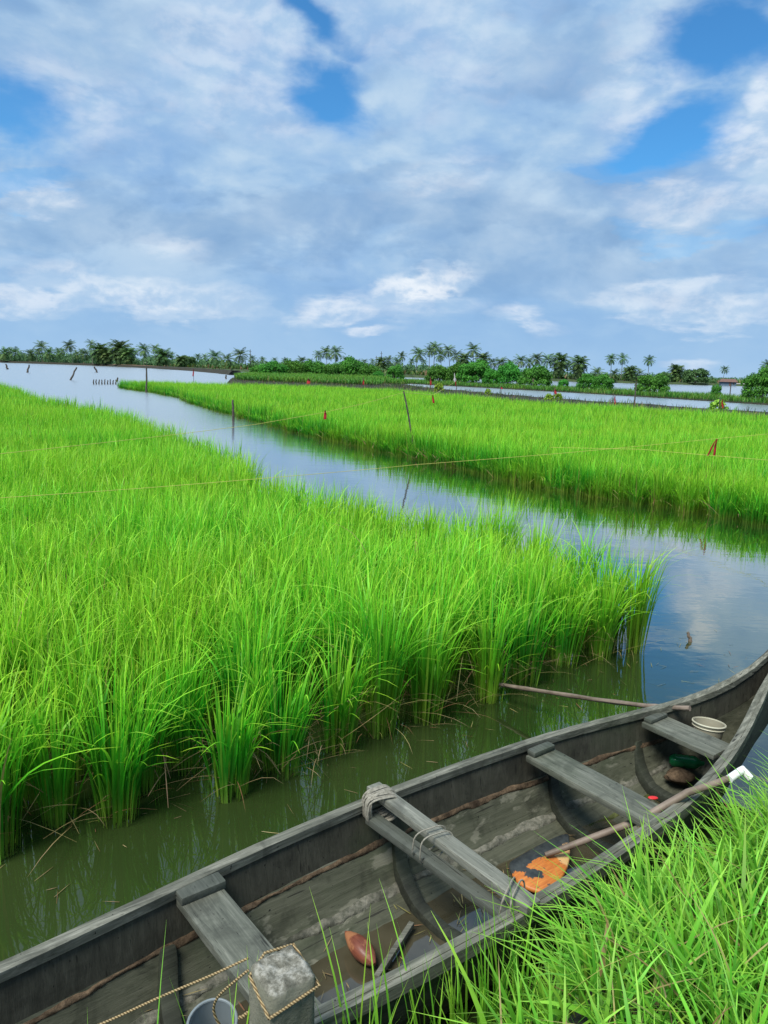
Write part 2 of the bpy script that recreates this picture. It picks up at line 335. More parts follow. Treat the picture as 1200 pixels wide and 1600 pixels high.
M_batd = wood_mat('lower_batten_wood', (.045, .052, .042), (.075, .083, .068), (.11, .118, .10), .3, grain=(50, 3, 50))
def seam_mat(name, a, b):
    m, N = mat(name); P = opos(N); n = N.noise(P, 38, 6, .7); n2 = N.noise(P, 6, 4, .6)
    p = pbsdf(N, N.mix(N.ss(n2, .4, .7), N.ramp(n, [(.35, a), (.65, b)]), tuple(x*.5 for x in a)), .95, .15, n, 1.0, .008); N.l.new(p.outputs[0], N.out.inputs[0]); return m
M_seam = seam_mat('brown_coir_seam', (.055, .038, .024), (.17, .12, .075))
M_seam2 = seam_mat('grey_silt_seam', (.07, .075, .055), (.22, .21, .17))
M_seam3 = seam_mat('mossy_seam', (.05, .065, .02), (.13, .14, .05))
m, N = mat('concrete'); P = opos(N); n = N.noise(P, 26, 8, .75); n2 = N.noise(P, 9, 5, .6); Nz = N.sep(N.new('ShaderNodeNewGeometry').outputs['Normal'])[2]
c = N.ramp(n, [(.30, (.03, .03, .022)), (.47, (.17, .165, .13)), (.60, (.40, .39, .335))]); c2 = N.ramp(n2, [(.3, (.10, .11, .075)), (.7, (.24, .235, .18))])
p = pbsdf(N, N.mix(N.ss(Nz, .3, .8), c2, c), .95, .2, N.m('ADD', n, n2), .9, .012); N.l.new(p.outputs[0], N.out.inputs[0]); M_conc = m
m, N = mat('hemp_rope'); P = opos(N); wv = N.new('ShaderNodeTexWave'); wv.wave_type = 'BANDS'; wv.bands_direction = 'DIAGONAL'; wv.inputs['Scale'].default_value = 55; N.put(wv.inputs['Vector'], P)
p = pbsdf(N, N.ramp(wv.outputs[1], [(.2, (.16, .11, .05)), (.7, (.42, .32, .17))]), .85, .2, wv.outputs[1], .8, .003); N.l.new(p.outputs[0], N.out.inputs[0]); M_rope = m
m, N = mat('husk_skin'); P = opos(N); g = N.noise(N.vm('MULTIPLY', P, (60, 60, 7)), 1, 4, .6); n = N.noise(P, 14, 4, .6)
p = pbsdf(N, N.mix(N.ss(n, .5, .62), N.ramp(g, [(.3, (.10, .028, .018)), (.7, (.21, .07, .04))]), (.30, .13, .06)), .45, .4, g, .4, .003); N.l.new(p.outputs[0], N.out.inputs[0]); M_husk = m
m, N = mat('paddle_blade_paint'); P = opos(N); x_, y_, z_ = N.sep(P)[:3]; n = N.noise(P, 11, 6, .6, .5); n2 = N.noise(P, 40, 4, .6); g = N.noise(N.vm('MULTIPLY', P, (12, 90, 10)), 1, 4, .6)
ora = N.ramp(g, [(.3, (.36, .10, .018)), (.7, (.55, .20, .04))]); ora = N.mix(N.ss(N.m('ADD', x_, N.m('MULTIPLY', n, .08)), -.03, -.01), ora, (.62, .38, .16))
dark = N.ramp(n2, [(.3, (.018, .022, .024)), (.7, (.045, .052, .05))])
edge = N.ss(N.m('ADD', y_, N.m('MULTIPLY', N.m('SUBTRACT', n, .5), .14)), -.022, -.017)
patch = N.ss(N.vm('LENGTH', N.vm('MULTIPLY', N.vm('ADD', N.vm('SUBTRACT', P, (-.215, -.062, 0)), N.vm('SCALE', N.vm('SUBTRACT', N.noise(P, 22, 4, .6, 0, True), (.5, .5, .5)), None, .08)), (1, 1.2, 0))), .042, .036)
spot = N.ss(n2, .62, .66)
f = N.m('MAXIMUM', N.m('MAXIMUM', edge, patch), N.m('MULTIPLY', spot, .8))
p = pbsdf(N, N.mix(f, ora, dark), .5, .4, n2, .3, .002); N.l.new(p.outputs[0], N.out.inputs[0]); M_paddle = m
def plastic(name, col, trans=.4, rough=.4):
    m, N = mat(name); n = N.noise(opos(N), 12, 4, .6)
    c = N.mix(N.m('MULTIPLY', N.ss(n, .5, .7), .35), col, tuple(x*.45 for x in col)); p = pbsdf(N, c, rough, .5)
    t = N.new('ShaderNodeBsdfTranslucent'); N.put(t.inputs[0], c); mx = N.new('ShaderNodeMixShader'); mx.inputs[0].default_value = trans
    N.l.new(p.outputs[0], mx.inputs[1]); N.l.new(t.outputs[0], mx.inputs[2]); N.l.new(mx.outputs[0], N.out.inputs[0]); return m
M_tub = plastic('milky_tub', (.42, .40, .30)); M_tubw = plastic('white_tub', (.36, .42, .44), .5); M_rim = plastic('tub_rim', (.6, .58, .44), .2)
M_green = plastic('green_plastic', (.01, .22, .07), .35, .2)
m, N = mat('bilge_water'); n = N.noise(opos(N), 5, 3)
p = pbsdf(N, N.ramp(n, [(.3, (.035, .032, .018)), (.7, (.07, .062, .038))]), .03, .5, None, IOR=1.8); N.l.new(p.outputs[0], N.out.inputs[0]); M_bilge = m

# ------------------------------------------------------------------ boat frame (needed for the hole the hull makes in the water)
BA = R(38); BO = Vector((.2392, 2.5618, 0)); BX = Vector((math.cos(BA), math.sin(BA), 0)); BY = Vector((-math.sin(BA), math.cos(BA), 0))
def bw(s, l, z=0.): return BO+BX*s+BY*l+Vector((0, 0, z))
def bl(p): q = Vector(p)-BO; return Vector((q.dot(BX), q.dot(BY), p[2]))
PS = [-3.0, -2.6, -2.2, -1.8, -1.43, -1.0, -.5, 0, .5, 1.0, 1.3, 1.6, 1.85, 2.1, 2.35, 2.7]
PH = [.03, .11, .18, .24, .283, .334, .380, .398, .388, .355, .308, .238, .155, .072, .024, .022]
PZ = [.72, .58, .48, .42, .39, .38, .38, .38, .38, .38, .383, .40, .438, .52, .64, .86]
PC = [0, 0, 0, -.005, -.012, -.012, -.012, -.012, -.012, -.012, -.012, -.02, -.042, -.062, -.074, -.080]
PB = [.40, .22, .10, .02, 0, 0, 0, 0, 0, 0, .01, .05, .11, .20, .34, .62]
def smooth_interp(s, ys):
    x = np.clip(s, PS[0], PS[-1]); k = .12
    return float(sum(np.interp(x+dv, PS, ys)*w for dv, w in ((-k, .25), (0, .5), (k, .25))))
def prof(s): return tuple(smooth_interp(s, y) for y in (PH, PZ, PC, PB))
def section(s, side, off=0.):
    hw, zg, c, rb = prof(s); k = (zg-.38)
    pts = [(hw, zg), (hw*.965, .30+k*.8+rb*.1), (hw*.93, .205+k*.6+rb*.3), (hw*.88, .17+k*.4+rb*.45), (hw*.72, .06+rb), (hw*.62, .035+rb), (hw*.34, -.012+rb), (0, -.030+rb)]
    return [(s, c+side*(a+off*(1 if a > 0 else 0)), z-(off*.9 if i > 3 else 0)) for i, (a, z) in enumerate(pts)]
def waterline(s):
    p, q = section(s, 1, .012), section(s, 1, .012)
    for a, b in zip(p[:-1], p[1:]):
        if a[2] > 0 >= b[2]:
            t = a[2]/(a[2]-b[2]); return (a[1]+(b[1]-a[1])*t)
    return None

# ------------------------------------------------------------------ water sheet and ground sheet
loop = []
ss_ = [s for s in np.arange(-2.4, 2.2, .05) if waterline(s) is not None]
for s in ss_: loop.append((s, waterline(s)))
for s in reversed(ss_): loop.append((s, 2*prof(s)[2]-waterline(s)))
bm = bmesh.new()
inner = [bm.verts.new(bw(a, b)) for a, b in loop]
mid = [bm.verts.new(v) for v in ((-8, -4, 0), (10, -4, 0), (10, 12, 0), (-8, 12, 0))]
outer = [bm.verts.new(v) for v in ((-1600, -60, 0), (1600, -60, 0), (1600, 1900, 0), (-1600, 1900, 0))]
ed = [bm.edges.new((L[i], L[(i+1) % len(L)])) for L in (inner, mid) for i in range(len(L))]
bmesh.ops.triangle_fill(bm, use_beauty=True, edges=ed)
for i in range(4): bm.faces.new((outer[i], outer[(i+1) % 4], mid[(i+1) % 4], mid[i]))
# drop the face filling the hull opening, if any
hp = [Vector(bw(a, b)) for a, b in loop]
def inpoly(x, y, poly):
    c = False; n = len(poly); j = n-1
    for i in range(n):
        xi, yi, xj, yj = poly[i][0], poly[i][1], poly[j][0], poly[j][1]
        if (yi > y) != (yj > y) and x < (xj-xi)*(y-yi)/(yj-yi+1e-12)+xi: c = not c
        j = i
    return c
kill = [f for f in bm.faces if inpoly(f.calc_center_median().x, f.calc_center_median().y, hp)]
bmesh.ops.delete(bm, geom=kill, context='FACES_ONLY')
bmesh.ops.recalc_face_normals(bm, faces=bm.faces[:])
for f in bm.faces:
    if f.normal.z < 0: f.normal_flip()
me = bpy.data.meshes.new('water'); bm.to_mesh(me); bm.free()
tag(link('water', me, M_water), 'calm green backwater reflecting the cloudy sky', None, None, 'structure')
g = MB(); g.add([(-5000, -60, -.6), (5000, -60, -.6), (5000, 8000, -.6), (-5000, 8000, -.6)], [(0, 1, 2, 3)])
tag(g.build('ground', M_land), 'low dark ground under and beyond the backwater', None, None, 'structure')

def land(name, poly, z, m, label, slope=.6, rough=.06, step=None, zb=-.4):
    """a low bank: a top outlined by poly (world x, y) whose sides slope down below the water"""
    P = [Vector((p[0], p[1], 0)) for p in poly]
    if step:
        Q = []
        for i, a in enumerate(P):
            b = P[(i+1) % len(P)]; n = max(1, int((b-a).length/step))
            Q += [a.lerp(b, k/n) for k in range(n)]
        P = Q
    P = [p+Vector((mnoise.noise(p*.35)*rough*6, mnoise.noise(p*.35+Vector((9, 3, 1)))*rough*6, 0)) for p in P] if rough else P
    area = sum(P[i].x*P[(i+1) % len(P)].y-P[(i+1) % len(P)].x*P[i].y for i in range(len(P)))
    if area < 0: P.reverse()
    n = len(P); bm = bmesh.new(); rings = []
    for off, zz in ((slope, zb), (slope*.35, z*.45), (0, z)):
        rg = []
        for i, p in enumerate(P):
            t = (P[(i+1) % n]-P[i-1]).normalized(); nrm = Vector((t.y, -t.x, 0))
            q = p+nrm*off*(1+.6*mnoise.noise(p*.8+Vector((zz, 0, 0)))); q.z = zz+(rough*mnoise.noise(p*1.1) if zz > 0 else 0); rg.append(bm.verts.new(q))
        rings.append(rg)
    for a, b in zip(rings[:-1], rings[1:]):
        for i in range(n): bm.faces.new((a[i], a[(i+1) % n], b[(i+1) % n], b[i]))
    top = [bm.edges.get((rings[-1][i], rings[-1][(i+1) % n])) for i in range(n)]
    bmesh.ops.triangle_fill(bm, use_beauty=True, edges=top)
    bmesh.ops.recalc_face_normals(bm, faces=bm.faces[:])
    me = bpy.data.meshes.new(name); bm.to_mesh(me); bm.free()
    return tag(link(name, me, m), label, None, None, 'structure')

def pds(L): return [pd(x, D) for x, D in L]
bund1 = pds([(362, 88), (376, 80), (450, 74), (520, 71), (600, 66), (680, 59), (750, 55), (900, 47.5), (1050, 44), (1200, 42.5), (1420, 41),
             (1420, 47), (1200, 48.5), (1050, 51), (900, 56), (750, 68), (680, 78), (640, 90), (612, 108), (600, 132), (560, 136), (470, 136), (390, 134), (366, 112)])
land('mud_bund', bund1, .42, M_mud, 'dark mud bund behind the far rice field', .8, .10, 1.5)
strip = pds([(560, 131), (620, 126), (690, 117), (760, 110), (900, 97), (1050, 86), (1200, 77), (1450, 66), (1450, 82), (1200, 93), (1050, 104), (900, 116), (760, 130), (690, 140), (620, 152), (560, 155), (420, 150), (430, 132)])
land('reed_strip_ground', strip, .10, M_mud, 'low strip of ground carrying reeds and bushes', .4, .03, 3)
farland = pds([(-500, 560), (-200, 540), (0, 505), (120, 470), (200, 400), (300, 310), (400, 255), (520, 235), (640, 232), (760, 250), (900, 265), (1000, 276), (1150, 300), (1300, 320), (1900, 380), (2200, 2600), (600, 3200), (-1200, 2600)])
land('far_shore', farland, .7, M_land, 'far green shore beyond the water', 2, .15, None)
dyke = pds([(-300, 455), (0, 440), (90, 405), (173, 372), (240, 305), (300, 245), (345, 195), (364, 172), (372, 178), (352, 205), (305, 255), (246, 316), (180, 388), (95, 425), (0, 462), (-300, 478)])
land('dyke', dyke, .9, M_mud, 'long low dark dyke across the far water on the left', 1.5, .15, 6)
land('bare_earth_patch', pds([(176, 369.5), (215, 333), (246, 300), (250, 303), (220, 340), (180, 377)]), .98, M_sand, 'strip of bare orange earth on the far dyke', .8, .05, 5, .5)

# ------------------------------------------------------------------ near bank (camera side)
def bank_h(s, l):
    """height of the near bank in boat coordinates"""
    edge = -.52+.05*math.sin(s*2.1)+.03*math.sin(s*5.3+1)
    if s > .9: edge -= .05*(s-.9)
    t = max(0., min(1., (edge-l)/.30)); h = -.28+.72*(t*t*(3-2*t))
    return h+.05*mnoise.noise(Vector((s*2.2, l*2.2, 0)))+.02*mnoise.noise(Vector((s*8, l*8, 3)))+max(0, -l-.9)*.10
ns, nl = 150, 80; V = []
for i in range(ns+1):
    for j in range(nl+1):
        s = -4+10*i/ns; l = -.46-4.5*(j/nl)**1.7; V.append(bw(s, l, bank_h(s, l)))
Fq = [(i*(nl+1)+j, (i+1)*(nl+1)+j, (i+1)*(nl+1)+j+1, i*(nl+1)+j+1) for i in range(ns) for j in range(nl)]
b = MB(); b.add(V, Fq); tag(b.build('near_bank', M_mud), 'dark earth bank beside the boat', None, None, 'structure')

# ------------------------------------------------------------------ blades
def blades(P, H, Wd, az_, lean, curl, nseg, rnd, t0=None, drop=None, tw=.6):
    """ribbons: P (n,3) roots, H length, Wd width, az_ lean direction, lean/curl fractions"""
    n = len(P); t = np.linspace(0, 1, nseg+1)[None, :]
    D = np.stack([np.cos(az_), np.sin(az_)], 1)
    hz = (lean[:, None]*t+curl[:, None]*t**2.6)
    hor_ = H[:, None]*hz
    dr = np.zeros(n) if drop is None else drop
    zz = H[:, None]*(t*np.sqrt(np.clip(1-(lean[:, None])**2, .05, 1))-(.45*curl[:, None]**2+dr[:, None])*t**3)
    cx = P[:, None, 0]+D[:, None, 0]*hor_; cy = P[:, None, 1]+D[:, None, 1]*hor_; cz = P[:, None, 2]+zz
    a2 = az_+np.pi/2+(rng.random(n)-.5)*2*tw; S = np.stack([np.cos(a2), np.sin(a2)], 1)
    w = Wd[:, None]*np.minimum(1, .45+2.2*t)*(1-t**2.2*.97)*.5
    L = np.stack([cx-S[:, None, 0]*w, cy-S[:, None, 1]*w, cz], 2); Rr = np.stack([cx+S[:, None, 0]*w, cy+S[:, None, 1]*w, cz], 2)
    V = np.stack([L, Rr], 2).reshape(-1, 3)
    k = 2*(nseg+1); base = (np.arange(n)*k)[:, None]; i = (2*np.arange(nseg))[None, :]
    F = np.stack([base+i, base+i+1, base+i+3, base+i+2], 2).reshape(-1, 4)
    tt = t if t0 is None else t0[:, None]+(1-t0[:, None])*t
    tt = np.broadcast_to(tt, (n, nseg+1))
    uv = np.stack([np.repeat(rnd, k), np.repeat(tt.reshape(-1), 2)], 1)
    return V, F, uv
def merge(parts):
    Vs, Fs, Us = [], [], []; o = 0
    for V, F, U in parts:
        Vs.append(V); Fs.append(F+o); Us.append(U); o += len(V)
    return np.concatenate(Vs), np.concatenate(Fs), np.concatenate(Us)
def pip(X, Y, poly):
    c = np.zeros(len(X), bool); n = len(poly); j = n-1
    for i in range(n):
        xi, yi, xj, yj = poly[i][0], poly[i][1], poly[j][0], poly[j][1]
        m_ = ((yi > Y) != (yj > Y)) & (X < (xj-xi)*(Y-yi)/(yj-yi+1e-12)+xi); c ^= m_; j = i
    return c
def edge_dist(X, Y, line):
    best = np.full(len(X), 1e9)
    for a, b in zip(line[:-1], line[1:]):
        ax, ay = a[0], a[1]; bx, by = b[0]-ax, b[1]-ay; t = np.clip(((X-ax)*bx+(Y-ay)*by)/(bx*bx+by*by), 0, 1)
        best = np.minimum(best, np.hypot(X-ax-t*bx, Y-ay-t*by))
    return best
WIND = R(20)
def tuft_blades(C, nb, hmean, rad, nseg, wid, extra=0.25, spread=1., zc=None, seed_h=None):
    """C (m,2) tuft centres -> blades of rice: upright stems that arch over at the tips, plus side leaves"""
    m_ = len(C); n = m_*nb; idx = np.repeat(np.arange(m_), nb)
    hh = (hmean*(1+.10*rng.standard_normal(m_)))[idx] if seed_h is None else (hmean*seed_h)[idx]
    a = rng.random(n)*2*np.pi; rr = rad*np.sqrt(rng.random(n))
    P = np.stack([C[idx, 0]+rr*np.cos(a), C[idx, 1]+rr*np.sin(a), np.full(n, -.03)+(0 if zc is None else zc)], 1)
    H = hh*(.72+.36*rng.random(n))
    aa = a+(rng.random(n)-.5)*1.3; wx_ = np.cos(aa)+.28*np.cos(WIND); wy_ = np.sin(aa)+.28*np.sin(WIND); aa = np.arctan2(wy_, wx_)
    lean = (.04+.12*rng.random(n)*rr/rad)*spread; curl = (.03+.34*rng.random(n)**2.2)*spread
    out = [blades(P, H, wid*(.7+.6*rng.random(n)), aa, lean, curl, nseg, rng.random(n))]
    ne = int(n*extra)
    if ne:
        j = rng.integers(0, n, ne); hs = .30+.32*rng.random(ne); Q = P[j].copy(); Q[:, 2] += H[j]*hs
        Q[:, 0] += np.cos(aa[j])*H[j]*hs*lean[j]; Q[:, 1] += np.sin(aa[j])*H[j]*hs*lean[j]
        out.append(blades(Q, H[j]*(.30+.24*rng.random(ne)), wid*(.8+.5*rng.random(ne)), aa[j]+(rng.random(ne)-.5)*2, .18+.25*rng.random(ne), .25+.55*rng.random(ne), nseg,
                          rng.random(ne), hs, .25*rng.random(ne)))
    return merge(out)
def grid_pts(poly, step, jit=.35, rot=.5, cond=None):
    xs = [p[0] for p in poly]; ys = [p[1] for p in poly]; cx, cy = (min(xs)+max(xs))/2, (min(ys)+max(ys))/2; Rr = math.hypot(max(xs)-min(xs), max(ys)-min(ys))/2
    g_ = np.arange(-Rr, Rr, step); X, Y = np.meshgrid(g_, g_); X = X.ravel(); Y = Y.ravel()
    X = X+(rng.random(len(X))-.5)*2*jit*step; Y = Y+(rng.random(len(Y))-.5)*2*jit*step
    c, s = math.cos(rot), math.sin(rot); X, Y = cx+X*c-Y*s, cy+X*s+Y*c
    k = pip(X, Y, poly)
    if cond is not None: k &= cond(X, Y)
    return np.stack([X[k], Y[k]], 1)

front = [(-1.62, 2.98), (-1.2, 3.26), (-.72, 3.5), (-.5, 3.72), (-.22, 4.0), (.02, 4.2), (.3, 4.38), (.72, 4.72), (1.0, 5.0), (1.36, 5.38), (1.68, 5.55), (1.98, 5.72)]
fieldA = [(-3.4, 2.1), (-2.3, 2.55), (-1.78, 2.98), (-1.34, 3.32), (-.88, 3.58), (-.62, 3.84), (-.32, 4.18), (-.08, 4.36), (.2, 4.56), (.62, 4.92), (.9, 5.2), (1.26, 5.56), (1.6, 5.72), (1.95, 5.9),
          (2.0, 6.2), (1.72, 7.0), (1.3, 7.9), (.4, 8.5), (-.6, 9.4), (-1.75, 10.8), (-2.45, 13.1), (-5.2, 18.2), (-7.6, 23), (-10.4, 27.4), (-15.6, 34.5), (-20.8, 43.2), (-24.5, 49), (-32, 58), (-42, 60), (-40, 46), (-24, 30), (-12, 13.5), (-6, 6.2)]
fieldR = [(-22.2, 63.8), (-19.5, 59), (-16.6, 54.9), (-13.0, 48), (-10.3, 40.8), (-5.7, 30.7), (-3.2, 25.2), (-1.1, 21.5), (.6, 18.4), (1.6, 16.6), (2.5, 14.9), (3.4, 13.55), (4.3, 12.7), (5.0, 11.8), (5.6, 11.1), (7.6, 9.9),
          (13, 15), (21, 28), (25, 33.5), (17.9, 36.4), (13.2, 40.7), (7.7, 47.3), (3.5, 55), (-.3, 62.9), (-7, 64.5), (-13, 65.2), (-20.7, 64.5)]
def rice_field(poly, name, label, frontline):
    parts = []
    for (d0, d1, step, nb, nseg, wid, ex, hm) in ((0, 8, .25, 62, 5, .0120, .34, .75), (8, 14, .19, 29, 4, .013, .20, .74), (14, 27, .22, 20, 3, .016, .10, .73), (27, 90, .34, 15, 2, .030, 0, .72)):
        C = grid_pts(poly, step, .32, .5, lambda X, Y: (np.hypot(X, Y) >= d0) & (np.hypot(X, Y) < d1))
        if not len(C): continue
        ed_ = edge_dist(C[:, 0], C[:, 1], poly+poly[:1])
        hvar = np.array([1+.20*mnoise.noise(Vector((x*.30, y*.30, 0)))+.11*mnoise.noise(Vector((x*1.3, y*1.3, 5))) for x, y in C])*(1+.07*rng.standard_normal(len(C)))
        edge = ed_ < .5                                            # ragged, darker and taller at the margins
        hvar = np.where(edge, hvar*(1+.16*(rng.random(len(C))-.35)), hvar)
        drop = edge & (rng.random(len(C)) < .16)
        C, hvar = C[~drop], hvar[~drop]
        parts.append(tuft_blades(C, nb, hm, step*.30 if nseg > 4 else step*.55, nseg, wid, ex, 1., None, hvar))
        if d0 >= 8:                                                # short side shoots hide the stems along the far margins
            E_ = C[edge_dist(C[:, 0], C[:, 1], poly+poly[:1]) < .45]
            if len(E_): parts.append(tuft_blades(E_, 26, .40, step*.7, max(3, nseg), wid*1.1, .4, 1.9))
    V, F, U = merge(parts)
    o = link(name, np_mesh(name, V, F, U), M_rice); tag(o, label, 'rice', None, 'stuff'); return len(F)
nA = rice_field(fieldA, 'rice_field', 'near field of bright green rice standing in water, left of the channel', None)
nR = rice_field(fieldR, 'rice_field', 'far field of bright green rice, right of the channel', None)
print('rice quads', nA, nR)
# the separate tufts along the near field's water edge
names = ['leftmost rice tuft on the near water edge, cut by the frame', 'second rice tuft from the left on the near water edge, with a bent brown leaf', 'third rice tuft from the left along the near water edge',
         'fourth rice tuft from the left on the water edge, set close to the third', 'fifth rice tuft from the left along the near water edge', 'middle rice tuft of the near water edge, left of the narrow one',
         'narrow rice tuft on the water edge, seventh from the left', 'rice tuft on the water edge just above the end of the bamboo pole', 'rice tuft on the water edge right of the bamboo pole end', 'third rice tuft from the right end of the near field',
         'second rice tuft from the right corner of the near field', 'last rice tuft at the right corner of the near field']
for (x, y), lab in zip(front, names):
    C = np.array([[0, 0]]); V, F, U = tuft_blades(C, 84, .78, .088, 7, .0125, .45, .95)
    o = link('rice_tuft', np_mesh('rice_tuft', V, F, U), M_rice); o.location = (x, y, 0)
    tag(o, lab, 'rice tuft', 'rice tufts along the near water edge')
# dead straw lying among the roots
def straw_along(line, n, name, label, w=.005, L=(.15, .5), back=.35):
    line = [Vector((p[0], p[1], 0)) for p in line]; P = []
    for _ in range(n):
        i = random.randrange(len(line)-1); p = line[i].lerp(line[i+1], random.random()); q = p.normalized()*random.uniform(-.16, back); p = p+q; P.append((p.x, p.y, random.uniform(.0, .16)))
    P = np.array(P); k = len(P)
    V, F, U = blades(P, rng.uniform(L[0], L[1], k), np.full(k, w), rng.random(k)*2*np.pi, rng.uniform(.75, .98, k), rng.uniform(-.1, .2, k), 4, rng.random(k), None, rng.uniform(.0, .35, k))
    V[:, 2] = np.maximum(V[:, 2], .006); tag(link(name, np_mesh(name, V, F, U), M_straw), label, 'straw', None, 'stuff')
straw_along(front, 340, 'dead_straw', 'dry brown straw lying at the foot of the near rice')
straw_along(fieldR[9:16], 160, 'dead_straw', 'dry straw at the foot of the far rice field', .009, (.2, .5), .5)
straw_along(fieldR[3:10], 200, 'dead_straw', 'dry straw and leaves floating along the distant rice edge', .02, (.2, .6), .6)

def floaters():
    pts = []
    for _ in range(260):
        a = random.random(); p = Vector((-2.2+4.6*a, 2.75+3.2*a, 0))+Vector((random.gauss(0, .35), random.gauss(.0, .30), 0)); pts.append((p.x, p.y, .004))
    P = np.array([q for q in pts if not inpoly(q[0], q[1], hp)]); k = len(P)
    V, F, U = blades(P, rng.uniform(.02, .12, k), rng.uniform(.002, .005, k), rng.random(k)*6.28, np.full(k, .98), np.zeros(k), 2, rng.random(k)); V[:, 2] = .004+.002*rng.random(len(V))
    tag(link('floating_litter', np_mesh('floating_litter', V, F, U), M_straw), 'bits of straw floating on the green water', 'litter', None, 'stuff')
floaters()
# ------------------------------------------------------------------ grass on the near bank
def bank_grass():
    parts = []
    def scatter(n, s0, s1, l0, l1, H, w, lean, curl, nseg=5, dens=None, pw=1.0):
        S = rng.uniform(s0, s1, n); Lq = l0+(l1-l0)*rng.random(n)**pw
        nz = np.array([mnoise.noise(Vector((a*2.4, b_*2.4, 7))) for a, b_ in zip(S, Lq)])
        k = nz > rng.uniform(-.75, .15, n)
        if dens is not None: k &= dens(S, Lq)
        S, Lq, nz = S[k], Lq[k], nz[k]
        P = np.array([list(bw(a, b_, bank_h(a, b_)-.02)) for a, b_ in zip(S, Lq)]); m_ = len(P)
        toboat = BA+np.pi/2; az1 = rng.random(m_)*2*np.pi; wt = np.clip(1.1+(Lq+.55)*1.2, .15, 1.1)
        a2 = np.arctan2(np.sin(az1)+wt*np.sin(toboat), np.cos(az1)+wt*np.cos(toboat))
        parts.append(blades(P, H[0]+(H[1]-H[0])*rng.random(m_)**1.3*(1+.4*nz), w*(.6+.8*rng.random(m_)), a2, lean[0]+(lean[1]-lean[0])*rng.random(m_), curl[0]+(curl[1]-curl[0])*rng.random(m_)**1.5, nseg, rng.random(m_), None, .15*rng.random(m_)))
    vis = lambda S, L: (S > -.15) | ((S > -.55) & (L < -.58) & (rng.random(len(S)) < .5)) | (rng.random(len(S)) < .06)
    scatter(32000, -1.6, 5, -.50, -2.6, (.10, .34), .0105, (.08, .60), (.1, 1.0), 5, vis, 1.3)
    scatter(6500, -1.6, 5, -.54, -2.3, (.20, .42), .014, (.05, .40), (.05, .6), 6, vis, 1.2)
    scatter(2000, -.2, 4, -.50, -.75, (.14, .32), .012, (.1, .5), (.1, .8), 6, None, 1.)
    scatter(8000, -.4, 5, -.50, -2.3, (.06, .22), .006, (.3, .95), (.0, .6), 4, None, 1.)
    scatter(1500, -.6, 5, -.52, -2.2, (.10, .22), .026, (.3, .8), (.2, 1.0), 6, vis, 1.2)
    # loose tufts by the post and along the boat at the lower left
    for (s, l, n, h) in ((-1.06, -.44, 26, .72), (-1.14, -.46, 14, .70), (-1.26, -.44, 9, .66), (-.76, -.50, 24, .62), (-.66, -.50, 10, .74), (-.52, -.50, 12, .56), (-.38, -.5, 22, .50), (-.24, -.5, 34, .50), (-.10, -.5, 34, .46), (-1.40, -.46, 6, .66)):
        P = np.array([list(bw(s+random.gauss(0, .03), l+random.gauss(0, .02)-.03, max(bank_h(s, l), .02)+.05)) for _ in range(n)])
        az1 = rng.random(n)*2*np.pi
        parts.append(blades(P, h*(.45+.6*rng.random(n)), .0085*(.7+.6*rng.random(n)), az1, .02+.22*rng.random(n), .05+.3*rng.random(n)**2, 6, rng.random(n)))
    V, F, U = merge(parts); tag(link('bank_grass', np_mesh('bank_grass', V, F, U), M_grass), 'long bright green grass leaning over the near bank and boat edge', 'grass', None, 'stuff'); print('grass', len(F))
bank_grass()
def bank_litter():
    n = 900; S = rng.uniform(-.8, 4.5, n); Lq = rng.uniform(-2.0, -.56, n); P = np.array([list(bw(a, b_, bank_h(a, b_)+random.uniform(.0, .16))) for a, b_ in zip(S, Lq)])
    V, F, U = blades(P, rng.uniform(.08, .30, n), np.full(n, .005), rng.random(n)*6.28, rng.uniform(.4, .97, n), rng.uniform(-.1, .4, n), 4, rng.random(n), None, rng.uniform(0, .2, n))
    tag(link('dead_grass', np_mesh('dead_grass', V, F, U), M_straw), 'withered brown stalks tangled in the bank grass', 'grass', None, 'stuff')
bank_litter()

# ------------------------------------------------------------------ cover on the bunds
def cover(poly, n, H, w, m, name, label, z, dens=None, lean=.25, dmin=None):
    xs = [p[0] for p in poly]; ys = [p[1] for p in poly]
    X = rng.uniform(min(xs), max(xs), n); Y = rng.uniform(min(ys), max(ys), n); k = pip(X, Y, poly)
    if dens is not None: k &= dens(X, Y)
    X, Y = X[k], Y[k]; m_ = len(X)
    h = (H[0]+(H[1]-H[0])*rng.random(m_))*np.array([1+.5*mnoise.noise(Vector((a*.25, b_*.25, 2))) for a, b_ in zip(X, Y)])
    V, F, U = blades(np.stack([X, Y, np.full(m_, z)], 1), h, w*(.6+.8*rng.random(m_)), rng.random(m_)*2*np.pi, lean*rng.random(m_), .1+.5*rng.random(m_), 3, rng.random(m_))
    tag(link(name, np_mesh(name, V, F, U), m), label, 'grass' if 'reed' not in name else 'reeds', None, 'stuff')
def nzc(th, sc=.25, off=0): return lambda X, Y: np.array([mnoise.noise(Vector((a*sc, b_*sc, off))) for a, b_ in zip(X, Y)]) > th
cover([(p.x, p.y) for p in pds([(368, 96), (378, 90), (450, 86), (520, 84), (590, 84), (603, 96)])+bund1[17:]], 80000, (.25, .7), .07, M_reed, 'bund_grass', 'soft green grass on the wide end of the bund, left of the grey water', .48, None)
cover([(p.x, p.y) for p in bund1], 26000, (.10, .42), .04, M_weed, 'bund_weeds', 'dark straggly weeds on the mud bund behind the rice', .38, nzc(-.25))
cover([(p.x*.993, p.y*.993) for p in strip], 160000, (.28, .75), .05, M_reed, 'reeds', 'mid green reeds on the narrow strip between the two waters', .05, None)
cover([(p.x, p.y) for p in dyke], 9000, (.3, 1.0), .25, M_weed, 'dyke_weeds', 'rough dark weeds on the long far dyke', .85, nzc(.0, .03))
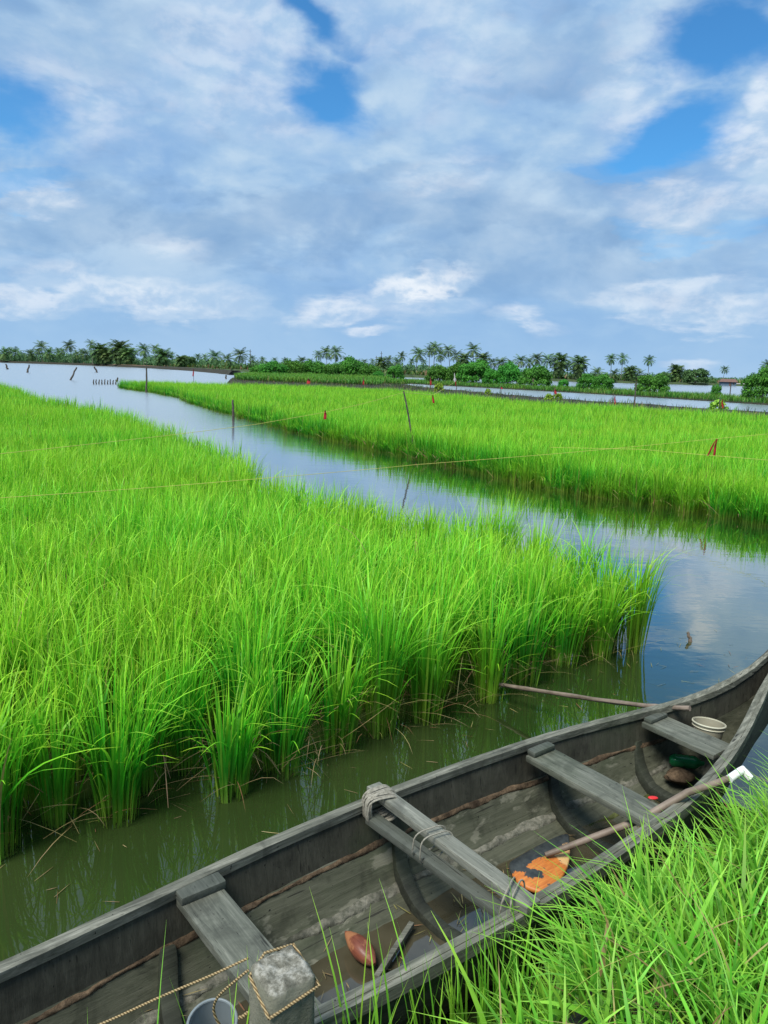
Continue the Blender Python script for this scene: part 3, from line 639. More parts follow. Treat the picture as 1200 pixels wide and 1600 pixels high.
def near_farland():
    L = [(-200, 535), (0, 508), (120, 474), (200, 404), (300, 314), (400, 258), (520, 238), (640, 235), (760, 253), (900, 268), (1000, 279), (1150, 303), (1300, 323)]
    return [tuple(pd(x, D+2)[:2]) for x, D in L]+[tuple(pd(x, D*1.25+30)[:2]) for x, D in reversed(L)]
cover(near_farland(), 60000, (.5, 2.0), .7, M_weed, 'shore_scrub', 'low scrub along the far shore under the palms', .6, nzc(-.15, .03))

# ------------------------------------------------------------------ foliage crowns, trees and palms
def leaf_cloud(lobes, n, size, seed, flat=.7):
    """many small leaf faces spread through a set of lobes (cx, cy, cz, r)"""
    g_ = np.random.default_rng(seed); lobes = np.array(lobes, float); vol = lobes[:, 3]**2; idx = g_.choice(len(lobes), n, p=vol/vol.sum())
    d_ = g_.standard_normal((n, 3)); d_ /= np.linalg.norm(d_, axis=1)[:, None]; r = (g_.random(n)**.45)
    C = lobes[idx, :3]+d_*(r*lobes[idx, 3])[:, None]*np.array([1, 1, flat])
    C[:, 2] = np.maximum(C[:, 2], .02)
    nrm = d_+g_.standard_normal((n, 3))*.55; nrm[:, 2] += .3; nrm /= np.linalg.norm(nrm, axis=1)[:, None]
    a = np.cross(nrm, g_.standard_normal((n, 3))); a /= np.linalg.norm(a, axis=1)[:, None]; b_ = np.cross(nrm, a)
    s = size*(.6+.8*g_.random(n))[:, None]
    V = np.stack([C-a*s, C-b_*s*.55, C+a*s, C+b_*s*.55], 1).reshape(-1, 3); F = np.arange(4*n).reshape(-1, 4)
    hue = np.clip(.25+.3*(lobes[idx, 0]*7 % 1)+.45*g_.random(n), 0, 1)
    return V, F, np.stack([np.repeat(hue, 4), np.tile([0, .5, 1, .5], n)], 1)
def bush_proto(seed, w=1., m=M_bush, n=6500, size=.048):
    """unit bush, about 2 wide and 1.3 tall"""
    g_ = random.Random(seed); lobes = []
    for _ in range(26):
        a = g_.random()*6.28; r = g_.random()**.5*.70; lobes.append((r*math.cos(a)*w, r*math.sin(a), .25+.62*math.sqrt(max(0, 1-r*r*1.3))*g_.uniform(.55, 1.0), g_.uniform(.20, .36)))
    for k in range(13):
        a = k*.483+g_.random()*.3; lobes.append((.72*math.cos(a)*w, .72*math.sin(a), .18+.18*g_.random(), g_.uniform(.2, .30)))
    V, F, U = leaf_cloud(lobes, n, size, seed); crown = np_mesh('crown', V, F, U, False); crown.materials.append(m)
    t = MB()
    for _ in range(5):
        a = g_.random()*6.28; t.tube([(0.05*math.cos(a), .05*math.sin(a), -.15), (.2*math.cos(a), .2*math.sin(a), .25), (.45*math.cos(a), .45*math.sin(a), .65)], [.04, .03, .012], 5)
    tm = bpy.data.meshes.new('stems'); tm.from_pydata(t.v, [], t.f); tm.materials.append(M_bark); return crown, tm
def place2(name, meshes, partnames, loc, rz, sc, label, cat, group):
    o = empty(name, loc, rz); tag(o, label, cat, group)
    for me, pn in zip(meshes, partnames):
        c = bpy.data.objects.new(pn, me); COL.objects.link(c); c.parent = o; c.scale = sc
    return o
bp = [bush_proto(i, 1.0) for i in (3, 5, 8, 13)]
BUSH = [(428, 566, 22, 138, 'leftmost round mangrove bush of the row behind the grassy bund'), (458, 563, 20, 140, 'second mangrove bush from the left end of the row'), (490, 563, 20, 141, 'mangrove bush below the three tall palms in the middle'),
        (521, 568, 18, 136, 'lower mangrove bush just left of the dark rounded one'), (549, 560, 21, 142, 'darkest and tallest mangrove bush of the left row'), (578, 570, 15, 139, 'small mangrove bush right of the darkest one'),
        (591, 580, 9, 133, 'smallest pale bush at the foot of the left row'), (618, 571, 14, 141, 'last mangrove bush at the right end of the left row'),
        (404, 572, 14, 146, 'low bush where the left row begins'),
        (686, 571, 20, 128, 'mangrove bush at the left end of the right row'), (712, 567, 18, 130, 'second mangrove bush of the right row, behind the white marker'), (742, 564, 26, 124, 'broad mangrove bush, largest of the right row'),
        (768, 578, 13, 120, 'low mangrove bush filling the dip in the right row'), (796, 568, 20, 120, 'round mangrove bush in the middle of the right row'), (836, 571, 24, 112, 'mangrove bush at the right end of the right row'),
        (881, 593, 8, 106, 'tiny bush standing alone right of the row'), (918, 586, 15, 104, 'left one of the pair of low pale bushes'), (942, 586, 16, 103, 'right one of the pair of low pale bushes'),
        (1020, 584, 23, 96, 'lone round bush standing on the reed strip'), (1121, 601, 7, 92, 'very small bush on the reed strip near the hut'), (1192, 578, 24, 84, 'large bush cut by the right edge of the frame')]
for i, (x, yt, hw, D, lab) in enumerate(BUSH):
    base = pd(x, D, .25); top = atd(x, yt, D).z; rad = hw*1.12/1200*D
    cr, st = bp[i % 4]; place2('mangrove_bush', (cr, st), ('crown', 'stem'), base, i*1.7, (rad/.96, rad/.96, (top-.25)/.93), lab, 'bush', 'mangrove bushes on the strip behind the rice')
by = bush_proto(21, 1, M_bush_y, 420, .13)
for (x, yt, hw, D, lab) in ((1127, 622, 15, 45, 'bright yellow green shrub on the mud bund at the right'), (860, 613, 8, 50, 'left small yellow shrub on the mud bund'), (874, 612, 9, 50.5, 'right small yellow shrub on the mud bund, by the red rag'),
                            (687, 596, 9, 62, 'small green shrub on the bund right of the leaning stick'), (764, 605, 6, 58, 'thin yellowish sprout on the bund below the round bushes')):
    z0 = .45; top = atd(x, yt, D).z; place2('shrub', by, ('crown', 'stem'), pd(x, D, z0), x, (hw/1200*D,)*2+((top-z0)/1.2,), lab, 'shrub', 'yellow green shrubs on the mud bund')

def palm_crown(seed, nf=24, dense=1.0):
    g_ = random.Random(seed); V, F, U = [], [], []
    for i in range(nf):
        a = i*2.39996+g_.uniform(-.2, .2); k = (i+.5)/nf; e0 = 1.42-1.95*k+g_.uniform(-.12, .12); L = (.92+.16*g_.random())*(1-.15*abs(k-.35))
        n = 9; p = Vector((0, 0, .04)); pts = [p.copy()]; e = e0
        for s in range(n):
            e -= (.055+.05*k)*(1+s*.22); p = p+Vector((math.cos(a)*math.cos(e), math.sin(a)*math.cos(e), math.sin(e)))*(L/n); pts.append(p.copy())
        side = Vector((-math.sin(a), math.cos(a), 0)); hue = g_.random()*.8+(.2 if k > .8 else 0)
        nl = 15
        for j in range(nl):
            t = .12+.88*(j+.5)/nl; q = t*n; i0 = min(int(q), n-1); c = pts[i0].lerp(pts[i0+1], q-i0); tg = (pts[i0+1]-pts[i0]).normalized()
            ll = .30*math.sin(math.pi*min(1, .12+t*.85))**.7*dense
            for sg in (-1, 1):
                dr = (side*sg*.85+tg*.75+Vector((0, 0, -.12-.45*g_.random()))).normalized()*ll; wv_ = tg*.024*dense
                b0 = len(V); V += [c-wv_, c+wv_, c+dr+wv_*.3, c+dr-wv_*.3]; F.append((b0, b0+1, b0+2, b0+3)); U += [(hue, 0), (hue, 0), (hue, 1), (hue, 1)]
        for j in range(n):
            w1 = side*.012; b0 = len(V); V += [pts[j]-w1, pts[j]+w1, pts[j+1]+w1*.6, pts[j+1]-w1*.6]; F.append((b0, b0+1, b0+2, b0+3)); U += [(hue, 0)]*4
    me = np_mesh('crown', [tuple(v) for v in V], F, U, False); me.materials.append(M_palm); return me
def trunk_mesh(seed, lean, r0=.016):
    g_ = random.Random(seed); pts = []; a = g_.random()*6.28
    for i in range(9):
        t = i/8; o = lean*(t**1.6); pts.append((o*math.cos(a)+.01*math.sin(5*t), o*math.sin(a), t-.03*(i == 0)))
    m = MB().tube(pts, [r0*(1.5-.5*min(1, t*5))*(1-.35*t) for t in [i/8 for i in range(9)]], 7, True, .12)
    me = bpy.data.meshes.new('trunk'); me.from_pydata(m.v, [], m.f); me.materials.append(M_bark); return me, Vector(pts[-1])
crowns = [palm_crown(31, 24), palm_crown(32, 20), palm_crown(33, 28), palm_crown(34, 22)]
dcrowns = [palm_crown(41, 34, 1.25), palm_crown(42, 38, 1.3)]
trunks = [trunk_mesh(i, l) for i, l in ((1, .03), (2, .08), (3, .12), (4, .0), (5, .18))]
PALM = [  # column, top row, crown half width in rows, distance, dense?, what sets it apart
 (8, 540, 11, 436, 0, 'coconut palm on the far dyke, cut close to the left edge'), (25, 540, 11, 434, 0, 'second coconut palm from the left edge on the dyke'), (48, 543, 10, 430, 0, 'third, lower palm from the left edge on the dyke'),
 (66, 531, 11, 425, 0, 'first taller coconut palm near the left edge'), (78, 541, 10, 420, 0, 'low palm just right of the first taller palm'), (92, 542, 9, 415, 0, 'low palm left of the slim tall palm'),
 (109, 530, 10, 410, 0, 'slim tall palm above the low left row'), (120, 546, 8, 406, 0, 'lowest small palm of the left row'), (134, 543, 10, 400, 0, 'low palm left of the dense palm clump'),
 (144, 529, 9, 395, 0, 'slender high palm beside the first dense clump'), (157, 533, 15, 380, 1, 'left dense palm clump with fronds down to the bank'), (168, 541, 12, 376, 1, 'short bushy palm between the two dense clumps'),
 (188, 528, 17, 360, 1, 'largest dense palm clump on the left bank'), (201, 540, 12, 352, 1, 'bushy palm leaning right of the largest clump'), (225, 535, 12, 330, 0, 'palm between the largest clump and the thin stake'),
 (243, 536, 9, 420, 0, 'very thin palm standing further back left of the dark palm'), (255, 541, 14, 318, 1, 'dark full palm on the far bank right of the thin stake'), (284, 553, 10, 330, 1, 'short palm left of the grey round tree'),
 (336, 545, 13, 300, 0, 'left one of the three palms above the end of the dyke'), (355, 549, 13, 296, 0, 'middle one of the three palms above the end of the dyke'), (376, 541, 14, 290, 0, 'right and widest of the three palms above the dyke end'),
 (394, 553, 8, 330, 0, 'small palm beside the thin mast'), (472, 555, 10, 300, 0, 'palm top rising over the left end of the bush row'),
 (497, 546, 9, 320, 0, 'smallest of three tall palms over the middle bushes'), (510, 539, 12, 315, 0, 'centre palm of three over the middle bushes'), (524, 538, 14, 310, 0, 'right and fullest palm of three over the middle bushes'),
 (541, 555, 10, 320, 0, 'low palm top right of the three tall ones'), (558, 560, 8, 330, 0, 'low palm top over the darkest bush'), (596, 556, 10, 320, 1, 'palm top under the two masts'), (607, 554, 9, 320, 0, 'slim palm right of the two masts'),
 (620, 557, 9, 315, 0, 'lower palm of the close pair right of the masts'), (627, 548, 9, 318, 0, 'upper palm of the close pair right of the masts'),
 (653, 540, 14, 290, 0, 'leftmost tall palm of the central palm group'), (670, 537, 11, 286, 0, 'second tall palm of the central group'), (678, 532, 12, 292, 0, 'highest palm in the left half of the central group'),
 (688, 543, 12, 284, 0, 'short palm in the middle of the central group'), (699, 536, 12, 288, 0, 'tall palm right of the short central one'), (712, 544, 12, 280, 0, 'palm above the white marker'), (724, 549, 12, 276, 1, 'dark low palm between two taller ones'),
 (738, 534, 13, 280, 0, 'highest palm over the broad bush'), (753, 548, 13, 276, 1, 'drooping full palm right of the highest one'), (769, 556, 11, 280, 0, 'low palm over the dip in the bushes'), (782, 556, 12, 278, 0, 'palm between the broad bush and the next'),
 (797, 559, 10, 282, 0, 'low palm behind the round bush'), (812, 552, 12, 275, 0, 'first palm of the even row over the right bushes'), (826, 556, 11, 278, 0, 'low second palm of the even row over the right bushes'), (837, 549, 12, 272, 0, 'third palm of the even row over the right bushes'),
 (855, 550, 13, 270, 0, 'fourth palm of the even row over the right bushes'), (873, 549, 15, 268, 1, 'largest palm of the even row over the right bushes'), (887, 562, 9, 275, 0, 'thin low palm right of the largest in the row'), (903, 553, 15, 266, 1, 'last full palm before the gap in the row'),
 (933, 572, 11, 268, 0, 'short palm over the pair of pale bushes'), (953, 551, 10, 290, 0, 'left one of the two high lone palms'), (971, 550, 10, 288, 0, 'right one of the two high lone palms'),
 (960, 575, 9, 280, 0, 'short palm below the two high lone palms'), (977, 573, 9, 280, 0, 'first of three short palms under the lone ones'), (985, 569, 11, 276, 1, 'tallest of three short palms under the lone ones'), (999, 574, 10, 280, 0, 'last of three short palms under the lone ones'),
 (1012, 554, 9, 292, 0, 'high palm standing over the lone round bush'), (1056, 567, 12, 300, 1, 'yellowish full palm left of the big dark tree'), (1131, 570, 7, 310, 0, 'leaning slim palm near the hut'), (1178, 587, 6, 420, 0, 'tiny distant palm right of the hut'), (1196, 561, 9, 270, 0, 'palm at the right edge above the cut bush')]
for i, (x, yt, hw, D, dn, lab) in enumerate(PALM):
    cr = hw/1200*D*1.25; me = (dcrowns[i % 2] if dn else crowns[i % 4]); tm, tip = trunks[(i*3+1) % 5]
    z0 = .75; top = atd(x, yt, D).z; h = top-z0-cr*.80; rz = i*2.1
    off = Matrix.Rotation(rz, 3, 'Z') @ (tip*h)
    base = pd(x, D, z0); base.x -= off.x; base.y -= off.y
    o = empty('coconut_palm', base, rz); tag(o, lab, 'palm', 'coconut palms on the far shore')
    t = bpy.data.objects.new('trunk', tm); COL.objects.link(t); t.parent = o; t.scale = (h, h, h)
    c = bpy.data.objects.new('crown', me); COL.objects.link(c); c.parent = o; c.location = tip*h; c.scale = (cr, cr, cr*.95); c.rotation_euler = (0, 0, i*.9)
    if dn:                                # a skirt of low fronds round a bushy palm
        c2 = bpy.data.objects.new('crown', me); COL.objects.link(c2); c2.parent = o; c2.location = tip*h*.62; c2.scale = (cr*.85, cr*.85, cr*.8); c2.rotation_euler = (0, 0, i*.9+1)
tp = [bush_proto(51, 1.0, M_tree, 3000, .07), bush_proto(52, 1.25, M_tree, 3200, .06)]
for i, (x, yt, hw, D, lab) in enumerate(((293, 550, 14, 340, 'grey green round tree between the palms at the left'), (1036, 576, 12, 285, 'low dark broadleaf tree behind the lone round bush'), (1087, 569, 20, 290, 'big dark spreading tree left of the hut'),
                                        (1112, 592, 9, 300, 'low dark bush at the foot of the big tree'), (955, 590, 10, 270, 'low dark shrub on the far shore behind the pale bushes'), (1160, 594, 7, 330, 'small dark bush right of the hut'))):
    z0 = .6; top = atd(x, yt, D).z; rad = hw/1200*D
    o = place2('broadleaf_tree', (tp[i % 2][0],), ('crown',), pd(x, D, z0), i*1.3, (rad, rad, (top-z0)/1.22), lab, 'tree', 'broadleaf trees on the far shore')
    tr = MB().tube([(0, 0, -.2), (0, .1, (top-z0)*.3), (.2, .1, (top-z0)*.6)], [rad*.07, rad*.05, rad*.02], 7).build('trunk', M_bark, o)

def woodland():
    path = [(-220, 560, 544), (-60, 530, 546), (60, 515, 547), (180, 470, 549), (300, 430, 556), (400, 400, 562), (500, 400, 566), (640, 390, 563), (700, 400, 570), (760, 420, 574), (900, 450, 578), (1000, 480, 584), (1100, 600, 588), (1200, 700, 591), (1400, 800, 594)]
    g_ = random.Random(5); lobes = []
    for a, b_ in zip(path[:-1], path[1:]):
        n = int(abs(b_[0]-a[0])*.9)
        for _ in range(n):
            t = g_.random(); x = a[0]+(b_[0]-a[0])*t; D = a[1]+(b_[1]-a[1])*t; dd = g_.random(); D2 = D-10-70*dd; top = atd(x, a[2]+(b_[2]-a[2])*t, D).z*(1-.45*dd)*g_.uniform(.7, 1.08)
            p = pd(x, D2); r = g_.uniform(1.6, 3.4)
            z = max(top-r, r*.5)
            while z > 0: lobes.append((p.x+g_.uniform(-1, 1), p.y+g_.uniform(-1, 1), z, r)); z -= r*1.1
    V, F, U = leaf_cloud(lobes, 90000, .55, 77, .8)
    tag(link('woodland', np_mesh('woodland', V, F, U, False), M_far), 'distant low wood of palms and trees along the whole far shore', 'woodland', None, 'stuff')
woodland()
# filler palm tops in the wood, small and far
FILL = [(16, 'far small palm top at the left edge of the wood'), (57, 'far palm top behind the first tall palm'), (100, 'far palm top left of the slim palm'), (128, 'far palm top before the dense clumps'), (212, 'far palm top right of the largest clump'), (268, 'far palm top beside the dark palm'), (308, 'far palm top right of the grey tree'), (322, 'far palm top left of the three palms'),
        (410, 'far palm top where the bush row begins'), (428, 'far palm top over the first bush'), (445, 'far palm top over the second bush'), (484, 'far palm top left of the tall three'), (570, 'far palm top left of the masts'), (582, 'far palm top just left of the masts'), (640, 'far palm top left of the central group'), (662, 'far palm top within the central group'), (1068, 'far palm top beside the yellowish palm')]
for i, (x, lab) in enumerate(FILL):
    D = 440-(40 if x > 400 else 0); yt = np.interp(x, [0, 200, 300, 400, 500, 640, 1100], [543, 545, 552, 557, 561, 560, 580]); cr = 8/1200*D; tm, tip = trunks[i % 5]; z0 = .7; h = atd(x, yt, D).z-z0-cr*.6
    o = empty('coconut_palm', pd(x, D, z0), i*1.1); tag(o, lab, 'palm', 'coconut palms on the far shore')
    for pn, me_, sc, lc in (('trunk', tm, (h,)*3, (0, 0, 0)), ('crown', crowns[i % 4], (cr, cr, cr*.9), tip*h)):
        c = bpy.data.objects.new(pn, me_); COL.objects.link(c); c.parent = o; c.scale = sc; c.location = lc
# masts
for (x, yt, D, lab) in ((588, 556, 330, 'shorter grey mast over the bushes, left one of two'), (596, 549, 330, 'taller grey mast over the bushes, right one of two'), (391, 546, 330, 'thin grey mast right of the three palms')):
    b0 = pd(x, D, .6); t0 = atd(x, yt, D); mb = MB().tube([b0, t0], [.22, .12], 6)
    for k in (.55, .75, .9): c = b0.lerp(t0, k); mb.box(c, (1.1, .12, .12))
    o = mb.build('mast', M_stick); tag(o, lab, 'mast', 'thin masts beyond the bushes')
# hut
hp_ = pd(1138, 268, .15); hut = empty('hut', hp_, R(-14)); tag(hut, 'low blue grey hut with a dark roof on the far right shore', 'hut')
hut.scale = (.5, .5, .6)
MB().box((0, 0, 1.1), (9, 5, 2.2)).build('wall', M_hutwall, hut)
MB().add([(-5.4, -3.3, 2.1), (5.4, -3.3, 2.1), (5.4, 3.3, 2.1), (-5.4, 3.3, 2.1), (-4.2, 0, 3.7), (4.2, 0, 3.7)], [(0, 1, 5, 4), (2, 3, 4, 5), (1, 2, 5), (3, 0, 4), (0, 3, 2, 1)]).build('roof', M_hutroof, hut)
MB().box((.8, -2.56, 1.0), (1.1, .1, 1.9)).build('door', M_hutroof, hut)
MB().box((2.9, -2.56, 1.3), (1.0, .1, .8)).build('window', M_stick, hut)
m_ = MB(); a, b_ = pd(1150, 285, .5), pd(1230, 290, .5)
for k in range(9): p = a.lerp(b_, k/8); m_.tube([p+Vector((0, 0, -.8)), p+Vector((0, 0, .5))], .12, 5)
m_.tube([a+Vector((0, 0, .35)), b_+Vector((0, 0, .35))], .16, 4); tag(m_.build('jetty', M_whiterag), 'pale low jetty in front of the hut', 'jetty')

# ------------------------------------------------------------------ stakes, cords and rags
def stake(pts, r, label, group=None, m=M_stick, name='stake'):
    pts = [Vector(p) for p in pts]; q = []
    n = 7
    for i in range(n): t = i/(n-1); p = pts[0].lerp(pts[-1], t); q.append(p+Vector((mnoise.noise(p*3+Vector((i, 0, 0))), mnoise.noise(p*3+Vector((0, i, 5))), 0))*r*.9)
    q[0] = pts[0]-(pts[-1]-pts[0]).normalized()*.35
    o = MB().tube(q, [r*(1.15-.35*i/(n-1)) for i in range(n)], 7, True, .2).build(name, m); return tag(o, label, 'stake', group)
S1b = at(649, 712, 0); D1 = S1b.length; S1t = atd(631, 611, D1)
stake([S1b, S1t], .022, 'thin dark stick leaning left at the edge of the far rice field')
b0 = at(229, 613, 0); stake([b0, atd(229, 574, b0.length)], .065, 'dark upright stake in the channel near the tip of the far rice')
tag(MB().tube([atd(229.5, 564, b0.length), atd(229, 576, b0.length)], .02, 5).build('twig', M_stick), 'thin twig standing on top of the upright stake', 'twig')
b0 = at(364, 656, 0); stake([b0, atd(364.5, 625, b0.length)], .045, 'short stake at the far rice edge, hung with weed')
for (xa, ya, xb, yb, lab, mm) in ((12, 577, 9, 569, 'short dark stake at the far left of the open water', M_stick), (42, 582, 46, 570, 'second leaning stake from the left in the open water', M_stick), (110, 594, 120, 574, 'longest leaning pole in the open water', M_stick),
                                  (152, 582, 147, 573, 'stake leaning left beside the longest pole', M_stick), (353, 592, 353, 586, 'tiny stake by the end of the open water', M_stick), (183, 596, 184, 590, 'small dark stake beside the row of posts', M_stick)):
    b0 = at(xa, ya, 0); stake([b0, atd(xb, yb, b0.length)], .0010*b0.length, lab, 'stakes in the open water', mm)
for i in range(9):
    x = 146+i*4.4; b0 = at(x, 600.5, 0); stake([b0, atd(x+random.uniform(-.6, .6), 593.2+random.uniform(-.6, 1), b0.length)], .055, 'short pale post in the close row left of the far rice tip', 'short posts off the rice tip', M_stick, 'post')
def rag(x, y0, y1, D, w, label, m=M_redrag, lean=0., name='rag'):
    """a strip of cloth knotted on a cord"""
    a, b_ = atd(x, y0, D), atd(x+lean, y1, D); n = 7; side = Vector((1, 0, 0)); V = []; w *= .62
    for i in range(n):
        t = i/(n-1); p = a.lerp(b_, t); ww = w*(.35+.65*min(1, t*2.2)); off = Vector((0, math.sin(t*5)*w*.5, 0)); V.append([p-side*ww*.5+off, p+Vector((0, -w*.3, 0))+off, p+side*ww*.5+off, p+Vector((0, w*.3, 0))+off])
    o = MB().loft(V, True, True).build(name, m); return tag(o, label, 'rag', 'red rags tied to the bird cords' if m is M_redrag else None)
def cord(pts, label, r=.006):
    P = [atd(*p) for p in pts]; Q = []
    for a, b_ in zip(P[:-1], P[1:]):
        for k in range(6): t = k/6; q = a.lerp(b_, t); q.z -= .012*(b_-a).length*.25*4*t*(1-t)*.3; Q.append(q)
    Q.append(P[-1]); return tag(MB().tube(Q, r, 5).build('cord', M_cord), label, 'cord', 'cords strung over the fields')
cord([(-220, 796, 7.4), (0, 778, 8.0), (220, 763, 8.8), (440, 745, 9.6), (545, 736, 10.4), (650, 726, 11.2), (880, 708, 13), (1113, 686, 15), (1200, 678, 16), (1400, 655, 19)], 'yellow cord stretched low across both rice fields, nearer the viewer', .0032)
cord([(-220, 733, 10), (0, 709, 11), (265, 680, 13.6), (400, 663, 15.2), (508, 644, 16.6), (570, 630, 17.4), (631, 613, D1)], 'yellow cord running up to the leaning stick', .0042)
cord([(631, 613, D1), (677, 617, 24), (714, 594, 57)], 'thin cord from the leaning stick to the white marker', .006)
cord([(860, 699, 16), (1000, 702, 15), (1200, 719, 13), (1400, 740, 11)], 'faint lower cord over the right side of the far rice', .0035)
rag(508, 641, 655, 16.6, .10, 'small dark red rag on the cord left of the leaning stick', lean=0)
rag(676, 617, 630, 24, .10, 'small dark red rag just right of the leaning stick', lean=1.5)
o = rag(1120, 686, 712, 15, .055, 'red rag folded over the near cord in an upside down V', lean=-15)
rag(1121, 686, 712, 15.05, .07, 'x', lean=-6); x_ = bpy.context.scene.objects[-1] if False else None
two = [q for q in bpy.data.objects if q.get('label') == 'x'][0]
two.parent = o; two.name = 'rag_tail'
for k_ in ('label', 'category', 'group'): del two[k_]
for (x, y0, y1, D, w, lab) in ((868, 608, 616, 50, .22, 'red rag between the two small yellow shrubs'), (961, 618, 632, 46, .14, 'red rag on the bund in the middle right'), (1129, 624, 638, 44.6, .16, 'red rag in front of the bright yellow shrub'), (673, 590, 602, 70, .25, 'tall dull red rag on the bund left of the white marker'),
                               (784, 604, 608, 75, .25, 'tiny red rag over the grey water'), (568, 592, 601, 68, .22, 'left brown red rag on the grassy bund'), (482, 592, 600, 73, .5, 'brown clump of dead stalks on the grassy bund'), (302, 577, 588, 95, .25, 'reddish marker rag in the open water')):
    o = rag(x, y0, y1, D, w, lab); z1 = o.data.vertices[0].co.copy(); p = pd(x, D, 0)
    tag(MB().tube([p+Vector((0, .05, -.3)), Vector((p.x, p.y+.05, z1.z+.1))], .025, 5).build('stake', M_stick), 'thin dark stake carrying the red rag '+{868: 'between the two small yellow shrubs', 961: 'on the bund in the middle right', 1129: 'in front of the bright yellow shrub', 673: 'left of the white marker', 784: 'over the grey water', 568: 'on the grassy bund, right one', 482: 'on the grassy bund, left one', 302: 'in the open water'}[x], 'stake', 'stakes carrying rags')
mk = empty('bird_scarer', pd(714, 57, .4)); tag(mk, 'white rag scarecrow marker on a dark stake in front of the round bushes', 'marker')
def loc_(p, o): return Vector(p)-o.location
MB().tube([(0, 0, -.4), (.03, 0, .6), loc_(atd(711, 592, 57), mk)], .03, 6).build('stake', M_stick, mk)
a = loc_(atd(710, 583, 57), mk); b_ = loc_(atd(711, 597, 57), mk)
MB().tube([a, a.lerp(b_, .3), a.lerp(b_, .45), a.lerp(b_, .7), b_], [.02, .04, .03, .10, .07], 8, True, .3).build('bag', M_whiterag, mk)
MB().tube([b_+Vector((.04, -.03, .05)), b_+Vector((.06, -.03, -.25))], [.05, .03], 6, True, .3).build('rag_tail', M_redrag, mk)
# dark post on the reed strip and its far stakes
for (x, y0, y1, D, lab) in ((995, 598, 625, 62, 'dark post in the grey water left of the lone bush'), (1143, 600, 610, 100, 'small dark post on the reed strip under the hut'), (636, 592, 598, 110, 'tiny dark stump at the left end of the grey water')):
    b0 = pd(x, D, -.2); tag(MB().tube([b0, Vector((b0.x, b0.y, atd(x, y0, D).z))], [.06, .05], 6, True, .3).build('stake', M_stick), lab, 'stake', 'stakes in the grey water')
# a twig sticking from the water on the right
b0 = at(1079, 1002, 0); stake([b0, b0+Vector((-.02, .02, .07))], .014, 'short rotten stub poking out of the water right of the rice', None, M_bamboo)

# ------------------------------------------------------------------ the canoe
boat = empty('canoe', BO, BA); tag(boat, 'old weathered wooden canoe moored along the grassy bank', 'boat')
SS = list(np.arange(-3.0, 2.7001, .03))
def hull():
    # inner skin, upper strake then lower strakes as separate planking meshes; the outer skin beneath
    up, lo_, outr = MB(), MB(), MB()
    for side in (1, -1):
        def dens(pts, n):                 # subdivide a polyline section
            o = []
            for a, b_ in zip(pts[:-1], pts[1:]):
                for k in range(n): o.append(tuple(a[i]+(b_[i]-a[i])*k/n for i in range(3)))
            return o+[pts[-1]]
        S = [section(s, side) for s in SS]
        up.loft([dens(q[:3], 2) for q in S]); 
        L = []
        for q in S:
            d_ = dens(q[2:], 3); L.append([(p[0], p[1], p[2]+.006*mnoise.noise(Vector(p)*6)+.003*mnoise.noise(Vector(p)*21)) for p in d_])
        lo_.loft(L)
        outr.loft([[(q[0][0], q[0][1], q[0][2])]+section(s, side, .024) for q, s in zip(S, SS)])
    up.build('side_planking', M_hull_up, boat); lo_.build('bottom_planking', M_hull_in, boat); outr.build('outer_hull', M_hull_out, boat)
hull()
def rail(side, part, w0, w1, z0, z1, name, gap=None):
    secs = []
    for s in SS:
        hw, zg, c, rb = prof(s); n1 = .003*mnoise.noise(Vector((s*6, side*3, part)))-.007*max(0, mnoise.noise(Vector((s*11, side*3, part+4)))-.25)+.0015*mnoise.noise(Vector((s*40, side*3, part))); k = min(1, max(.35, (2.55-s)/.5)) if s > 1.9 else (min(1, max(.35, (s+2.9)/.5)))
        a, b_ = hw+w0*k, hw+w1*k
        if a < 0: a = 0
        secs.append([(s, c+side*a, zg+z0), (s, c+side*b_, zg+z0), (s, c+side*(b_+.002), zg+z1*.6), (s, c+side*(b_-.004), zg+z1+n1), (s, c+side*(a+.004), zg+z1+n1*.5), (s, c+side*(a-.002), zg+z1*.6)])
    return MB().loft(secs, True, True).build(name, M_rail, boat)
for side in (1, -1):
    rail(side, 0, -.014, .010, -.028, .010, 'gunwale'); rail(side, 1, .013, .030, -.045, .005, 'rubbing_strake')
def seam(side, idx, r, m, name, amp=.5, s0=-2.6, s1=2.0, z=.0, dx=0.):
    pts = []; rs = []
    for s in np.arange(s0, s1, .012):
        q = section(s, side); p = q[idx]; v = Vector((p[0], p[1]-side*dx, p[2]+z)); nz = mnoise.fractal(Vector((s*9, side*4, idx)), 1, 2, 4); n2 = mnoise.noise(Vector((s*45, side*4, idx)))
        pts.append(v+Vector((0, .004*nz, .004*nz))); rs.append(max(.002, r*(1+amp*nz+amp*.5*n2)))
    MB().tube(pts, rs, 7, True, .35).build(name, m, boat)
